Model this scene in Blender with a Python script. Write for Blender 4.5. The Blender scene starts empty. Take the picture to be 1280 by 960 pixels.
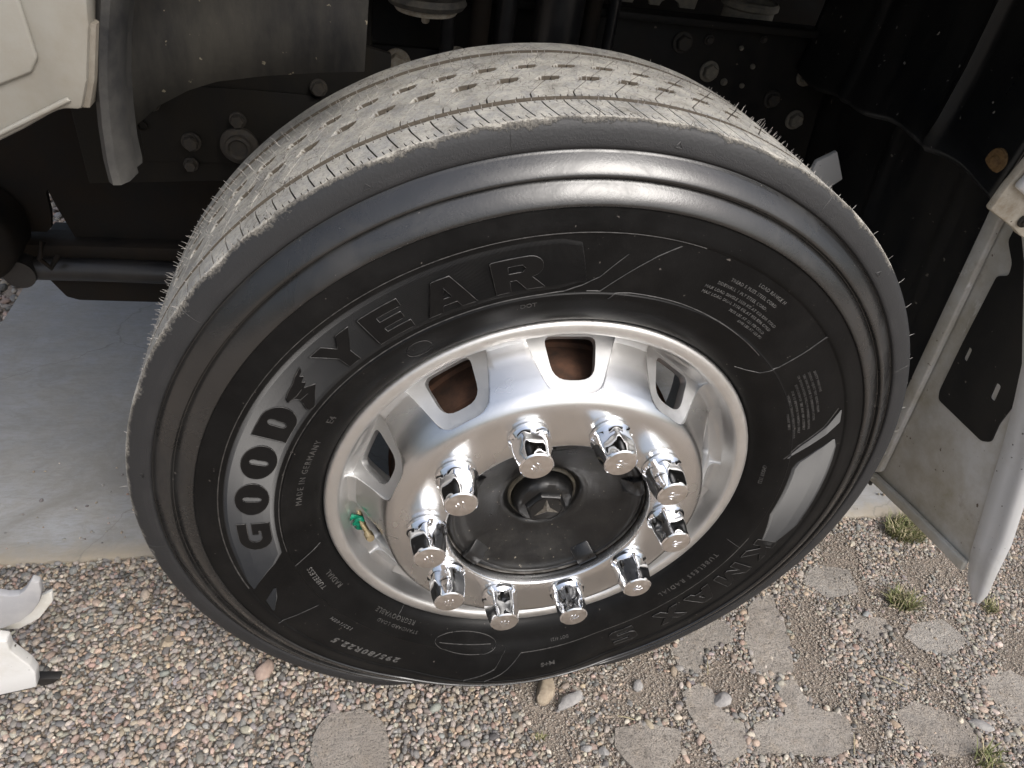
import bpy, bmesh, math, random
import numpy as np
from mathutils import Vector, Matrix, noise
random.seed(7)
rng = np.random.default_rng(11)
C = bpy.context.scene.collection
sc = bpy.context.scene
R = math.radians

# ---------------------------------------------------------------- camera
cam = bpy.data.objects.new('camera', bpy.data.cameras.new('camera')); C.objects.link(cam)
Rm = Matrix(((0.97715608, 0.00928174, -0.21232015), (-0.16981676, 0.63478955, -0.75379341), (0.12778210, 0.77262933, 0.62186466)))
cam.matrix_world = Matrix.Translation((-0.2595, -0.6654, 1.2494)) @ Rm.to_4x4()
cam.data.sensor_width = 36.0
cam.data.lens = 910.46 / 1280 * 36
cam.data.clip_start = 0.01; cam.data.clip_end = 1000
sc.camera = cam

# ---------------------------------------------------------------- sky and sun (bright overcast)
SUN_EL, SUN_AZ = 46, 152          # azimuth of the sun measured from +Y towards +X
wd = bpy.data.worlds.new('World'); sc.world = wd; wd.use_nodes = True
nt = wd.node_tree; nt.nodes.clear()
sky = nt.nodes.new('ShaderNodeTexSky'); sky.sky_type = 'NISHITA'; sky.sun_disc = False
sky.sun_elevation = R(SUN_EL); sky.sun_rotation = R(SUN_AZ); sky.dust_density = 4.0; sky.air_density = 1.0; sky.ozone_density = 1.0
hs = nt.nodes.new('ShaderNodeHueSaturation'); hs.inputs['Saturation'].default_value = 0.6
bg = nt.nodes.new('ShaderNodeBackground'); bg.inputs['Strength'].default_value = 0.15
wo = nt.nodes.new('ShaderNodeOutputWorld')
# overcast luminance: the zenith three times as bright as the horizon
tc = nt.nodes.new('ShaderNodeTexCoord'); sp = nt.nodes.new('ShaderNodeSeparateXYZ'); mr = nt.nodes.new('ShaderNodeMapRange'); mx = nt.nodes.new('ShaderNodeVectorMath'); mx.operation = 'SCALE'
mr.inputs['From Min'].default_value = 0; mr.inputs['From Max'].default_value = 1; mr.inputs['To Min'].default_value = .44; mr.inputs['To Max'].default_value = 1.75
nt.links.new(tc.outputs['Generated'], sp.inputs[0]); nt.links.new(sp.outputs['Z'], mr.inputs['Value']); nt.links.new(mr.outputs[0], mx.inputs['Scale'])
nt.links.new(sky.outputs[0], hs.inputs['Color']); nt.links.new(hs.outputs[0], mx.inputs[0]); nt.links.new(mx.outputs[0], bg.inputs[0]); nt.links.new(bg.outputs[0], wo.inputs[0])
sun = bpy.data.objects.new('sun', bpy.data.lights.new('sun', 'SUN')); C.objects.link(sun)
sun.data.energy = 1.5; sun.data.angle = R(30); sun.data.color = (1.0, 0.985, 0.96)
sd = Vector((math.sin(R(SUN_AZ)) * math.cos(R(SUN_EL)), math.cos(R(SUN_AZ)) * math.cos(R(SUN_EL)), math.sin(R(SUN_EL))))
sun.rotation_euler = sd.to_track_quat('Z', 'Y').to_euler()
sc.view_settings.view_transform = 'Standard'; sc.view_settings.look = 'None'
sc.view_settings.exposure = 0.30; sc.view_settings.gamma = 1.0

# ---------------------------------------------------------------- materials
class NM:
    def __init__(s, name):
        s.m = bpy.data.materials.new(name); s.m.use_nodes = True; s.t = s.m.node_tree
        s.b = s.t.nodes['Principled BSDF']; s.co = None
    def n(s, t, **k):
        x = s.t.nodes.new('ShaderNode' + t)
        for a, v in k.items():
            if a in x.inputs: x.inputs[a].default_value = v
            else: setattr(x, a, v)
        return x
    def l(s, a, b): s.t.links.new(a, b)
    def coord(s):
        if s.co is None: s.co = s.n('TexCoord').outputs['Object']
        return s.co
    def noise(s, scale, detail=4, rough=.6, stretch=None, dist=0):
        x = s.n('TexNoise', Scale=scale, Detail=detail, Roughness=rough, Distortion=dist); v = s.coord()
        if stretch:
            mp = s.n('Mapping'); mp.inputs['Scale'].default_value = stretch; s.l(v, mp.inputs['Vector']); v = mp.outputs[0]
        s.l(v, x.inputs['Vector']); return x.outputs['Fac']
    def ramp(s, f, *st):
        r = s.n('ValToRGB'); e = r.color_ramp.elements
        while len(e) < len(st): e.new(0.5)
        for q, (p, c) in zip(e, st):
            q.position = p; q.color = (*c, 1) if not isinstance(c, (int, float)) else (c, c, c, 1)
        s.l(f, r.inputs['Fac']); return r.outputs['Color']
    def math(s, op, a, b=None, c=None, clamp=False):
        x = s.n('Math', operation=op, use_clamp=clamp)
        for i, v in enumerate((a, b, c)):
            if v is None: continue
            if isinstance(v, (int, float)): x.inputs[i].default_value = v
            else: s.l(v, x.inputs[i])
        return x.outputs[0]
    def mix(s, f, a, b, mode='MIX'):
        x = s.n('MixRGB', blend_type=mode)
        for i, v in zip(('Fac', 'Color1', 'Color2'), (f, a, b)):
            if isinstance(v, (int, float)): x.inputs[i].default_value = v if i == 'Fac' else (v, v, v, 1)
            elif isinstance(v, tuple): x.inputs[i].default_value = (*v, 1)
            else: s.l(v, x.inputs[i])
        return x.outputs[0]
    def attr(s, name): return s.n('Attribute', attribute_name=name)
    def bump(s, h, strength=.3, dist=.001):
        x = s.n('Bump', Strength=strength, Distance=dist); s.l(h, x.inputs['Height'])
        if s.b.inputs['Normal'].is_linked: s.l(s.b.inputs['Normal'].links[0].from_socket, x.inputs['Normal'])
        s.l(x.outputs[0], s.b.inputs['Normal'])
    def set(s, **k):
        for a, v in k.items():
            i = s.b.inputs[a.replace('_', ' ')]
            if isinstance(v, (int, float)): i.default_value = v
            elif isinstance(v, tuple): i.default_value = (*v, 1)
            else: s.l(v, i)
        return s

MAT = {}
def simple(name, c1, c2, rough, metal=0, scale=30, bump=.15, bscale=None, bd=.001, spec=.5, r2=None, stretch=None):
    q = NM(name); f = q.noise(scale, 6, .65, stretch)
    q.set(Base_Color=q.ramp(f, (.3, c1), (.7, c2)), Metallic=metal)
    q.set(Roughness=q.ramp(f, (.3, rough), (.7, r2 if r2 else rough * 1.2)))
    q.b.inputs['Specular IOR Level'].default_value = spec
    if bump: q.bump(q.noise(bscale or scale * 6, 4), bump, bd)
    MAT[name] = q.m; return q

def dirty(name, base, dirt, rough, amount=.5, scale=12, metal=0, spots=None, bump=.1, streak=None, spec=.5):
    """paint or plastic under dust, with specks of dried splash"""
    q = NM(name); f = q.noise(scale, 8, .7, streak)
    col = q.mix(q.ramp(f, (amount - .12, 0.0), (amount + .2, 1.0)), base, dirt)
    if spots:
        g = q.noise(spots[0], 3, .5); col = q.mix(q.ramp(g, (spots[2], 0.0), (spots[2] + .03, 1.0)), col, spots[1])
    q.set(Base_Color=col, Metallic=metal, Roughness=q.ramp(f, (.35, rough), (.7, min(1, rough * 1.6 + .1))))
    q.b.inputs['Specular IOR Level'].default_value = spec
    if bump: q.bump(q.noise(scale * 14, 4), bump, .0008)
    MAT[name] = q.m; return q

# rubber of the side wall: dressed, slightly glossy black
q = NM('sidewall_rubber')
f = q.noise(14, 7, .7); g = q.noise(420, 3, .6); d = q.noise(160, 2, .5)
col = q.ramp(f, (.35, (.0042, .0042, .0043)), (.75, (.0085, .0084, .0084)))
col = q.mix(q.ramp(d, (.745, 0.0), (.77, .8)), col, (.11, .10, .09))
col = q.mix(q.ramp(q.noise(5, 8, .75), (.52, 0.0), (.78, .40)), col, (.022, .0208, .0198)); col = q.mix(q.ramp(q.noise(900, 2, .5), (.70, 0.0), (.76, .45)), col, (.06, .057, .052))
q.set(Base_Color=col, Roughness=q.ramp(f, (.3, .30), (.7, .44))); q.b.inputs['Specular IOR Level'].default_value = .13; q.bump(g, .2, .0005); q.bump(q.noise(60, 5, .6), .1, .001)
MAT['sidewall_rubber'] = q.m
q = NM('gloss_rubber'); f = q.noise(11, 7, .7); g = q.noise(380, 3, .6); d = q.noise(150, 2, .5)
col = q.mix(q.ramp(d, (.75, 0.0), (.775, .8)), q.ramp(f, (.35, (.008, .008, .008)), (.75, (.018, .0172, .0165))), (.12, .11, .10))
q.set(Base_Color=col, Roughness=q.ramp(q.noise(7, 6, .7, None, 1.2), (.34, .20), (.5, .27), (.66, .50))); q.b.inputs['Specular IOR Level'].default_value = .85; q.bump(g, .25, .0004); q.bump(q.noise(34, 5, .6), .12, .001)
MAT['gloss_rubber'] = q.m
# matt shoulder band
q = NM('shoulder_rubber'); f = q.noise(20, 6); g = q.noise(700, 2, .6)
q.set(Base_Color=q.ramp(f, (.3, (.014, .0145, .016)), (.75, (.024, .024, .0252))), Roughness=.55); q.bump(g, .6, .0008)
MAT['shoulder_rubber'] = q.m
# hatched letter band
q = NM('band_rubber'); f = q.noise(30, 6)
q.set(Base_Color=q.ramp(f, (.3, (.008, .008, .0085)), (.75, (.014, .0138, .0135))), Roughness=.40); q.b.inputs['Specular IOR Level'].default_value = .36; MAT['band_rubber'] = q.m
q = NM('letter_rubber'); f = q.noise(30, 6)
q.set(Base_Color=q.ramp(f, (.3, (.004, .004, .0045)), (.75, (.007, .007, .007))), Roughness=.36); q.b.inputs['Specular IOR Level'].default_value = .2; q.bump(q.noise(500, 3), .15, .0004); MAT['letter_rubber'] = q.m
simple('scuffed_rubber', (.016, .016, .016), (.14, .135, .128), .6, scale=160, bump=0)
simple('worn_edge_rubber', (.010, .010, .010), (.075, .072, .068), .42, scale=120, bump=0)
simple('hair_rubber', (.16, .15, .14), (.42, .4, .37), .6, scale=300, bump=0)
# tread: dust over rubber, dust ends raggedly at the shoulder
q = NM('tread_dust')
co = q.coord(); sx = q.n('SeparateXYZ'); q.l(co, sx.inputs[0])
n1 = q.noise(34, 4, .6); n2 = q.noise(8, 4); n3 = q.noise(260, 4, .7); n4 = q.noise(22, 6, .7, (1, 1, 1), .6)
edge = q.math('ADD', sx.outputs['Y'], q.math('MULTIPLY', q.math('ADD', q.math('MULTIPLY', q.math('SUBTRACT', n1, .5), .55), q.math('MULTIPLY', q.math('SUBTRACT', n3, .5), .35)), .020))
xs = q.math('MULTIPLY', q.math('SUBTRACT', sx.outputs['X'], .37, clamp=True), .30)
low = q.math('MULTIPLY', q.math('SUBTRACT', .36, sx.outputs['Z'], clamp=True), .06)
edge = q.math('SUBTRACT', q.math('SUBTRACT', edge, xs), low)
mask = q.ramp(edge, (.0060, 0.0), (.0068, 1.0))
dust = q.ramp(n4, (.30, (.21, .20, .178)), (.44, (.37, .356, .318)), (.56, (.46, .443, .40)), (.72, (.57, .548, .49)))
dust = q.mix(q.ramp(q.noise(55, 6, .75), (.45, 0.0), (.62, .65)), dust, (.27, .275, .28))
dust = q.mix(q.ramp(n3, (.28, .75), (.5, 0.0)), dust, (.19, .18, .165))
dust = q.mix(q.ramp(edge, (.0068, .5), (.0092, 0.0)), dust, (.27, .235, .18))
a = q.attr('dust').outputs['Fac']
shaded_groove = (.09, .075, .057)  # brown dirt in grooves and pockets, darkened to include the recess shade
col = q.mix(q.ramp(a, (.0, 0.0), (.35, 1.0)), (.012, .011, .010), shaded_groove)
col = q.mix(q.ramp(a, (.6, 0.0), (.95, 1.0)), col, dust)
crk = q.n('TexVoronoi', Scale=75, feature='DISTANCE_TO_EDGE'); mp = q.n('Mapping'); mp.inputs['Scale'].default_value = (1, .55, 1)
wv = q.n('TexNoise', Scale=40, Detail=3); q.l(co, wv.inputs['Vector']); q.l(q.mix(.03, co, wv.outputs['Color'], 'ADD'), mp.inputs['Vector']); q.l(mp.outputs[0], crk.inputs['Vector'])
ck = q.math('MULTIPLY', q.ramp(crk.outputs['Distance'], (.010, 1.0), (.026, 0.0)), q.ramp(n2, (.44, 0.0), (.56, .85)))
col = q.mix(ck, col, (.09, .08, .07))
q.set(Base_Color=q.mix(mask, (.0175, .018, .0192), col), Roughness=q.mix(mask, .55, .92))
q.bump(q.math('MULTIPLY', n3, q.math('MAXIMUM', mask, .35)), .8, .0016); q.bump(q.math('MULTIPLY', n4, mask), .7, .003); q.bump(mask, .5, .0007)
MAT['tread_dust'] = q.m
# wheel metals
def alu(name, base, rough, r2, scratch=.12, spots=True):
    q = NM(name); f = q.noise(9, 8, .7); s1 = q.noise(90, 5, .8, (1, 1, 1), 1.5); s2 = q.noise(210, 2, .5)
    col = q.ramp(f, (.3, tuple(v * .86 for v in base)), (.75, base))
    if spots: col = q.mix(q.ramp(s2, (.765, 0.0), (.785, .8)), col, (.10, .085, .065))
    q.set(Base_Color=col, Metallic=1.0, Roughness=q.ramp(s1 if scratch else q.noise(13, 3, .5), (.3, rough), (.7, r2)))
    if scratch: q.bump(s1, scratch, .0006)
    else: q.bump(q.noise(22, 3, .5), .06, .002)
    MAT[name] = q.m; return q
alu('polished_aluminium', (.78, .78, .775), .20, .30, .0)
q = alu('flange_aluminium', (.78, .77, .75), .40, .58, .10)
alu('milled_aluminium', (.70, .70, .695), .42, .6, .2, False)
q = NM('chrome'); f = q.noise(120, 4); q.set(Base_Color=(.93, .94, .96), Metallic=1.0, Roughness=q.ramp(f, (.4, .035), (.8, .10))); q.bump(q.noise(40, 3), .03, .0006); MAT['chrome'] = q.m
simple('chrome_worn', (.62, .58, .54), (.74, .70, .67), .28, 1, 160, .35, 260, .0008, r2=.5)
simple('bore_metal', (.12, .10, .08), (.55, .53, .5), .4, .8, 45, .3, r2=.7)
dirty('hub_paint', (.0045, .0045, .0047), (.016, .0145, .0115), .27, .60, 22, bump=.25, spots=(190, (.16, .14, .11), .70))
dirty('hub_dust', (.014, .013, .010), (.085, .072, .05), .5, .45, 60, bump=.3)
simple('star_metal', (.05, .047, .042), (.22, .2, .17), .3, .6, 160, .2)
simple('rust', (.035, .02, .013), (.115, .056, .033), .85, 0, 40, .5, 120)
simple('green_plastic', (.0, .16, .09), (.0, .24, .13), .35, 0, 60, .05)
simple('brass', (.35, .27, .14), (.5, .42, .28), .4, .9, 80, .1)
# truck paints, plastics, steels
dirty('white_paint_shaded', (.25, .242, .215), (.19, .165, .125), .32, .58, 7, spots=(62, (.10, .075, .055), .70), bump=.05)  # white bodywork, base colour lowered to include the panel's slight shade
dirty('lip_paint', (.62, .62, .61), (.45, .43, .38), .3, .62, 6, spots=(120, (.08, .07, .06), .70), bump=.03)
q = dirty('grey_primer', (.60, .595, .57), (.40, .365, .285), .5, .5, 9, spots=(70, (.12, .09, .06), .70), bump=.15)
cc = q.b.inputs['Base Color'].links[0].from_socket; q.set(Base_Color=q.mix(q.ramp(q.noise(13, 8, .75, (1, 1, .35), .5), (.60, 0.0), (.66, .8)), q.mix(q.ramp(q.noise(4, 6, .7), (.60, 0.0), (.70, .8)), cc, (.17, .10, .06)), (.76, .76, .74)))
dirty('cream_paint', (.50, .465, .39), (.27, .21, .14), .5, .55, 30, spots=(200, (.12, .1, .07), .68), bump=.2)
dirty('return_paint', (.20, .185, .155), (.12, .10, .075), .5, .5, 30)
dirty('grey_plastic', (.30, .30, .31), (.42, .41, .40), .45, .55, 20, bump=.1)
dirty('liner_plastic', (.013, .013, .0135), (.050, .047, .040), .55, .50, 9, spots=(90, (.18, .16, .12), .70), bump=.35, streak=(1, 1, .3), spec=.12)
dirty('edge_rubber', (.018, .0185, .02), (.08, .077, .07), .5, .52, 9, bump=.2, spec=.22)
dirty('black_gloss', (.006, .0065, .0075), (.028, .027, .025), .24, .6, 6, spots=(75, (.26, .25, .23), .70), bump=.2, streak=(1, 1, .3))
dirty('flap_rubber', (.007, .007, .0075), (.028, .025, .021), .36, .56, 8, spots=(80, (.2, .18, .15), .70), bump=.2, streak=(1, 1, .35))
dirty('chassis_steel', (.0075, .0075, .008), (.028, .025, .02), .48, .52, 7, spots=(60, (.12, .1, .08), .73), bump=.25, spec=.22)
dirty('underbody', (.006, .0055, .005), (.022, .016, .011), .6, .5, 8, bump=.3, spec=.22)
dirty('plate_steel', (.0055, .0054, .0052), (.022, .019, .0145), .6, .48, 10, bump=.3, streak=(1, 1, .4), spec=.22)
dirty('bolt_steel', (.11, .105, .09), (.23, .205, .16), .6, .45, 90, bump=.3)
dirty('dark_bolt', (.024, .022, .020), (.06, .05, .037), .6, .5, 90, bump=.3)
dirty('pale_washer', (.42, .39, .33), (.25, .2, .14), .6, .5, 120, bump=.3)
dirty('rusty_screw', (.22, .13, .05), (.10, .055, .025), .6, .5, 150, bump=.4)
dirty('tube_steel', (.012, .012, .013), (.03, .027, .024), .25, .6, 12, bump=.1)
dirty('bag_rubber', (.02, .02, .02), (.11, .1, .08), .6, .5, 40, bump=.4)
# ground
q = NM('dirt'); f = q.noise(5, 8, .7); g = q.noise(180, 5, .75); s = q.noise(480, 3, .6)
col = q.ramp(f, (.3, (.25, .205, .165)), (.7, (.37, .315, .258)))
col = q.mix(q.ramp(g, (.35, .55), (.6, 0.0)), col, (.13, .105, .085)); col = q.mix(q.ramp(s, (.62, 0.0), (.7, .6)), col, (.45, .41, .36))
q.set(Base_Color=col, Roughness=.95); q.bump(g, .9, .004); q.bump(s, .6, .0015); MAT['dirt'] = q.m
q = NM('concrete'); f = q.noise(2.6, 8, .65, (1, 1.6, 1)); g = q.noise(16, 8, .7); s = q.noise(230, 4, .7)
col = q.ramp(f, (.32, (.19, .188, .182)), (.66, (.285, .289, .293))); col = q.mix(q.ramp(g, (.40, .5), (.60, 0.0)), col, (.24, .225, .195)); col = q.mix(q.ramp(q.noise(7, 8, .75, (.35, 1.8, 1), .8), (.46, 0.0), (.70, .38)), col, (.21, .212, .215)); col = q.mix(q.ramp(q.noise(60, 7, .8, (.5, 1.6, 1), 1.0), (.38, .45), (.56, 0.0)), col, (.17, .16, .14))
co = q.coord(); sx = q.n('SeparateXYZ'); q.l(co, sx.inputs[0])
e = q.math('ADD', sx.outputs['Y'], q.math('MULTIPLY', q.math('SUBTRACT', g, .5), .06))
col = q.mix(q.ramp(e, (.315, .85), (.36, 0.0)), col, (.30, .255, .19))
col = q.mix(q.ramp(s, (.66, 0.0), (.72, .5)), col, (.16, .15, .14))
vo = q.n('TexVoronoi', Scale=1.7, feature='DISTANCE_TO_EDGE'); wq = q.n('TexNoise', Scale=6, Detail=6); q.l(co, wq.inputs['Vector']); q.l(q.mix(.18, co, wq.outputs['Color'], 'ADD'), vo.inputs['Vector'])
col = q.mix(q.ramp(vo.outputs['Distance'], (.001, .55), (.004, 0.0)), col, (.13, .12, .105)); col = q.mix(q.ramp(q.noise(3.2, 7, .7, None, .8), (.50, 0.0), (.64, .6)), col, (.17, .16, .143))
q.set(Base_Color=col, Roughness=.85); q.bump(g, .25, .004); q.bump(s, .35, .001); MAT['concrete'] = q.m
q = NM('pebble'); f = q.noise(330, 4, .7); cc = q.attr('tint').outputs['Color']
q.set(Base_Color=q.mix(q.ramp(f, (.35, .5), (.6, 0.0)), cc, q.mix(.62, cc, (.05, .045, .04), 'MULTIPLY')), Roughness=.75); q.bump(f, .35, .0008); MAT['pebble'] = q.m
q = NM('paving_stone'); f = q.noise(14, 8, .7); g = q.noise(120, 5, .7); s = q.noise(42, 6, .75)
col = q.ramp(f, (.3, (.29, .268, .24)), (.7, (.45, .42, .378))); col = q.mix(q.ramp(s, (.50, 0.0), (.68, .5)), col, (.38, .325, .255)); col = q.mix(q.ramp(g, (.32, .75), (.45, 0.0)), col, (.10, .095, .085))
s2 = q.noise(330, 4, .7); col = q.mix(q.ramp(s2, (.60, 0.0), (.68, .7)), col, (.42, .39, .33)); col = q.mix(q.ramp(s2, (.36, .9), (.46, 0.0)), col, (.10, .092, .082)); col = q.mix(q.ramp(f, (.5, 0.0), (.66, .7)), col, (.25, .238, .22))
oi = q.n('ObjectInfo').outputs['Random']; col = q.mix(q.math('MULTIPLY', oi, .45), col, q.mix(1.0, col, (1.06, .96, .88), 'MULTIPLY')); col = q.mix(q.ramp(q.noise(6, 7, .75, None, 1.0), (.42, .55), (.6, 0.0)), col, q.mix(1.0, col, (.62, .6, .58), 'MULTIPLY'))
q.set(Base_Color=col, Roughness=.92); q.bump(s, 1.0, .008); q.bump(g, .9, .003); q.bump(s2, .8, .0015); MAT['paving_stone'] = q.m
simple('rock_tan', (.24, .19, .135), (.40, .335, .25), .85, 0, 60, .6, 160, .002)
simple('rock_grey', (.20, .19, .185), (.36, .345, .325), .85, 0, 60, .6, 160, .002)
simple('rock_pink', (.27, .195, .16), (.42, .325, .27), .85, 0, 60, .6, 160, .002)
simple('grass_blade', (.075, .10, .028), (.19, .19, .07), .6, 0, 60, 0)
simple('straw', (.32, .27, .16), (.45, .4, .26), .8, 0, 60, 0)

# ---------------------------------------------------------------- helpers
def mesh(name, V, F, mat, parent=None, sharp=40, smooth=True, mats=None, mi=None):
    me = bpy.data.meshes.new(name); me.from_pydata([tuple(map(float, v)) for v in V], [], [tuple(f) for f in F]); me.validate()
    for m in (mats or [mat]): me.materials.append(MAT[m])
    if mi is not None and len(mi) == len(me.polygons): me.polygons.foreach_set('material_index', np.asarray(mi, np.int32))
    if smooth:
        me.shade_smooth()
        if sharp: me.set_sharp_from_angle(angle=R(sharp))
    o = bpy.data.objects.new(name, me); C.objects.link(o)
    if parent: o.parent = parent
    return o
def bobj(name, bm, mat, parent=None, sharp=35, fixn=True):
    if fixn: bmesh.ops.recalc_face_normals(bm, faces=bm.faces[:])
    me = bpy.data.meshes.new(name); bm.to_mesh(me); bm.free()
    for m in ([mat] if isinstance(mat, str) else mat): me.materials.append(MAT[m])
    me.shade_smooth(); me.set_sharp_from_angle(angle=R(sharp))
    o = bpy.data.objects.new(name, me); C.objects.link(o)
    if parent: o.parent = parent
    return o
def join(parts):
    V, F, o = [], [], 0
    for v, f in parts:
        V += [tuple(p) for p in v]; F += [tuple(i + o for i in q) for q in f]; o += len(v)
    return V, F
def box(bm, x0, x1, y0, y1, z0, z1, bev=.004):
    r = bmesh.ops.create_cube(bm, size=1); vs = r['verts']
    for v in vs: v.co = Vector((x0 + (v.co.x + .5) * (x1 - x0), y0 + (v.co.y + .5) * (y1 - y0), z0 + (v.co.z + .5) * (z1 - z0)))
    if bev:
        es = list({e for v in vs for e in v.link_edges}); bmesh.ops.bevel(bm, geom=es, offset=bev, segments=2, affect='EDGES', profile=.5)
def slab(bm, pts, off, bev=.003, seg=2):
    """closed polygon pts extruded by the vector off, edges rounded"""
    vs = [bm.verts.new(p) for p in pts]; f = bm.faces.new(vs)
    r = bmesh.ops.extrude_face_region(bm, geom=[f]); nv = [e for e in r['geom'] if isinstance(e, bmesh.types.BMVert)]
    for v in nv: v.co += Vector(off)
    if bev:
        bmesh.ops.recalc_face_normals(bm, faces=bm.faces[:])
        es = list({e for v in vs + nv for e in v.link_edges}); bmesh.ops.bevel(bm, geom=es, offset=bev, segments=seg, affect='EDGES', profile=.5, clamp_overlap=True)
def tube(path, rad, seg=10, closed=False, taper=None):
    P = [Vector(p) for p in path]; V, F = [], []; up = Vector((0, 0, 1)); n = len(P)
    for i, p in enumerate(P):
        t = (P[min(i + 1, n - 1)] - P[max(i - 1, 0)]).normalized()
        a = t.cross(up); a = a.normalized() if a.length > 1e-4 else t.cross(Vector((1, 0, 0))).normalized()
        b = a.cross(t); rr = rad if taper is None else rad * taper[i]
        for k in range(seg):
            an = 2 * math.pi * k / seg; V.append(p + a * math.cos(an) * rr + b * math.sin(an) * rr)
    for i in range(n - 1):
        for k in range(seg):
            k2 = (k + 1) % seg; F.append((i * seg + k, i * seg + k2, (i + 1) * seg + k2, (i + 1) * seg + k))
    F.append(tuple(range(seg - 1, -1, -1))); F.append(tuple((n - 1) * seg + k for k in range(seg)))
    return V, F
def lathe(prof, seg, axis0=(0, 0, 0), closed=False, phase=0):
    """prof: list of (r, y) turned round the Y axis"""
    V, F = [], []; n = len(prof)
    for k in range(seg):
        a = phase + 2 * math.pi * k / seg; c, s = math.cos(a), math.sin(a)
        for r, y in prof: V.append((axis0[0] + r * c, axis0[1] + y, axis0[2] + r * s))
    m = n if closed else n - 1
    for k in range(seg):
        k2 = (k + 1) % seg
        for i in range(m):
            j = (i + 1) % n; F.append((k * n + i, k * n + j, k2 * n + j, k2 * n + i))
    return V, F
def smooth_prof(pts, sub=4):
    """Catmull-Rom through the points"""
    out = []; n = len(pts)
    for i in range(n - 1):
        p0, p1, p2, p3 = [np.array(pts[max(0, min(n - 1, j))], float) for j in (i - 1, i, i + 1, i + 2)]
        for k in range(sub):
            t = k / sub; out.append(tuple(.5 * ((2 * p1) + (-p0 + p2) * t + (2 * p0 - 5 * p1 + 4 * p2 - p3) * t * t + (-p0 + 3 * p1 - 3 * p2 + p3) * t ** 3)))
    out.append(tuple(pts[-1])); return out
def empty(name, loc=(0, 0, 0)):
    o = bpy.data.objects.new(name, None); C.objects.link(o); o.location = loc; o.empty_display_size = .2; return o
def tag(o, label=None, cat=None, group=None, kind=None):
    for k, v in (('label', label), ('category', cat), ('group', group), ('kind', kind)):
        if v: o[k] = v
    return o

# ================================================================ GROUND
HW = .493                                  # height of the wheel centre
def wob(x, y, s=1.0): return noise.noise(Vector((x * s, y * s, 3.1)))
def gz(x, y): return .006 * wob(x, y, 2.2) + .003 * wob(x, y, 7)
def grid_sheet(xs, ys, zf):
    V = [(x, y, zf(x, y)) for y in ys for x in xs]; nx = len(xs)
    F = [(j * nx + i, j * nx + i + 1, (j + 1) * nx + i + 1, (j + 1) * nx + i) for j in range(len(ys) - 1) for i in range(nx - 1)]
    return V, F
def axis(lo, hi, step, far):
    a = list(np.arange(lo, hi + 1e-6, step)); e = step * 4
    while a[-1] < far: a.append(a[-1] + e); e *= 1.7
    e = step * 4
    while a[0] > -far: a.insert(0, a[0] - e); e *= 1.7
    return a
fade = lambda x, y: max(0.0, min(1.0, 2.5 - .8 * math.hypot(x, y)))
V, F = grid_sheet(axis(-1.4, 1.7, .02, 400), axis(-.8, .5, .02, 400), lambda x, y: gz(x, y) * fade(x, y) - .004)
ground = tag(mesh('ground', V, F, 'dirt', sharp=None), kind='structure')

# concrete slab under the truck: front edge rough, sandy
def edge_y(x): return .321 + .008 * wob(x, 0, 9) + .006 * wob(x, 5, 26) + .003 * wob(x, 2, 70)
xs = list(np.arange(-1.16, 3.2, .012)); V, F = [], []
for x in xs:
    e = edge_y(x); t = .013 + .002 * wob(x, 1, 20)
    V += [(x, e - .004, -.03), (x, e, t * .55), (x + .0005, e + .009, t), (x, .6, .0145), (x, 1.6, .015), (x, 3.4, .015)]
for i in range(len(xs) - 1):
    for k in range(5): F.append((i * 6 + k, (i + 1) * 6 + k, (i + 1) * 6 + k + 1, i * 6 + k + 1))
n = len(V); V += [(x_, y_, -.03) for x_, y_ in ((-1.165, .33), (-1.165, 3.4))]; F.append((n, n + 1, 5, 4, 3, 2, 1, 0))
tag(mesh('concrete_slab', V, F, 'concrete', sharp=50), kind='structure')

# paving stones set in the dirt
PAV = {
 'A': [(-.325,-.055),(-.301,-.037),(-.254,-.032),(-.217,-.057),(-.207,-.094),(-.212,-.145),(-.26,-.17),(-.318,-.15),(-.335,-.10)],
 'D': [(.185,-.113),(.235,-.107),(.304,-.129),(.291,-.165),(.253,-.200),(.211,-.205),(.176,-.145)],
 'E': [(.333,-.061),(.375,-.046),(.394,-.061),(.397,-.105),(.429,-.128),(.414,-.180),(.358,-.195),(.345,-.143),(.330,-.097)],
 'F': [(.527,-.063),(.568,-.058),(.574,-.118),(.642,-.133),(.618,-.195),(.569,-.206),(.430,-.183),(.443,-.134),(.516,-.125)],
 'G': [(.544,.104),(.575,.128),(.612,.130),(.606,.042),(.577,-.043),(.534,-.056),(.498,-.036),(.503,.033)],
 'H': [(.386,.061),(.43,.083),(.482,.083),(.494,.036),(.409,.013),(.385,-.032),(.345,-.022),(.342,.030)],
 'I': [(.744,.038),(.79,.066),(.845,.055),(.838,.018),(.785,.004)],
 'J': [(.860,.009),(.90,.036),(.978,.040),(1.004,-.014),(.939,-.046),(.877,-.020)],
 'L': [(.74,-.14),(.80,-.125),(.884,-.172),(.880,-.225),(.806,-.235),(.745,-.20)],
 'M': [(.96,-.10),(1.05,-.085),(1.10,-.14),(1.06,-.21),(.97,-.19)],
 'K': [(-.175,-.06),(-.143,-.02),(-.085,-.035),(-.10,-.078),(-.15,-.085)],
 'N': [(.70,.16),(.76,.20),(.83,.18),(.82,.12),(.74,.11)],
}
PROUD = dict(A=.011, D=.006, E=.0035, F=.0045, G=.003, H=.002, I=.0005, J=.001, K=-.0005, L=.001, M=.001, N=.0005)
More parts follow.
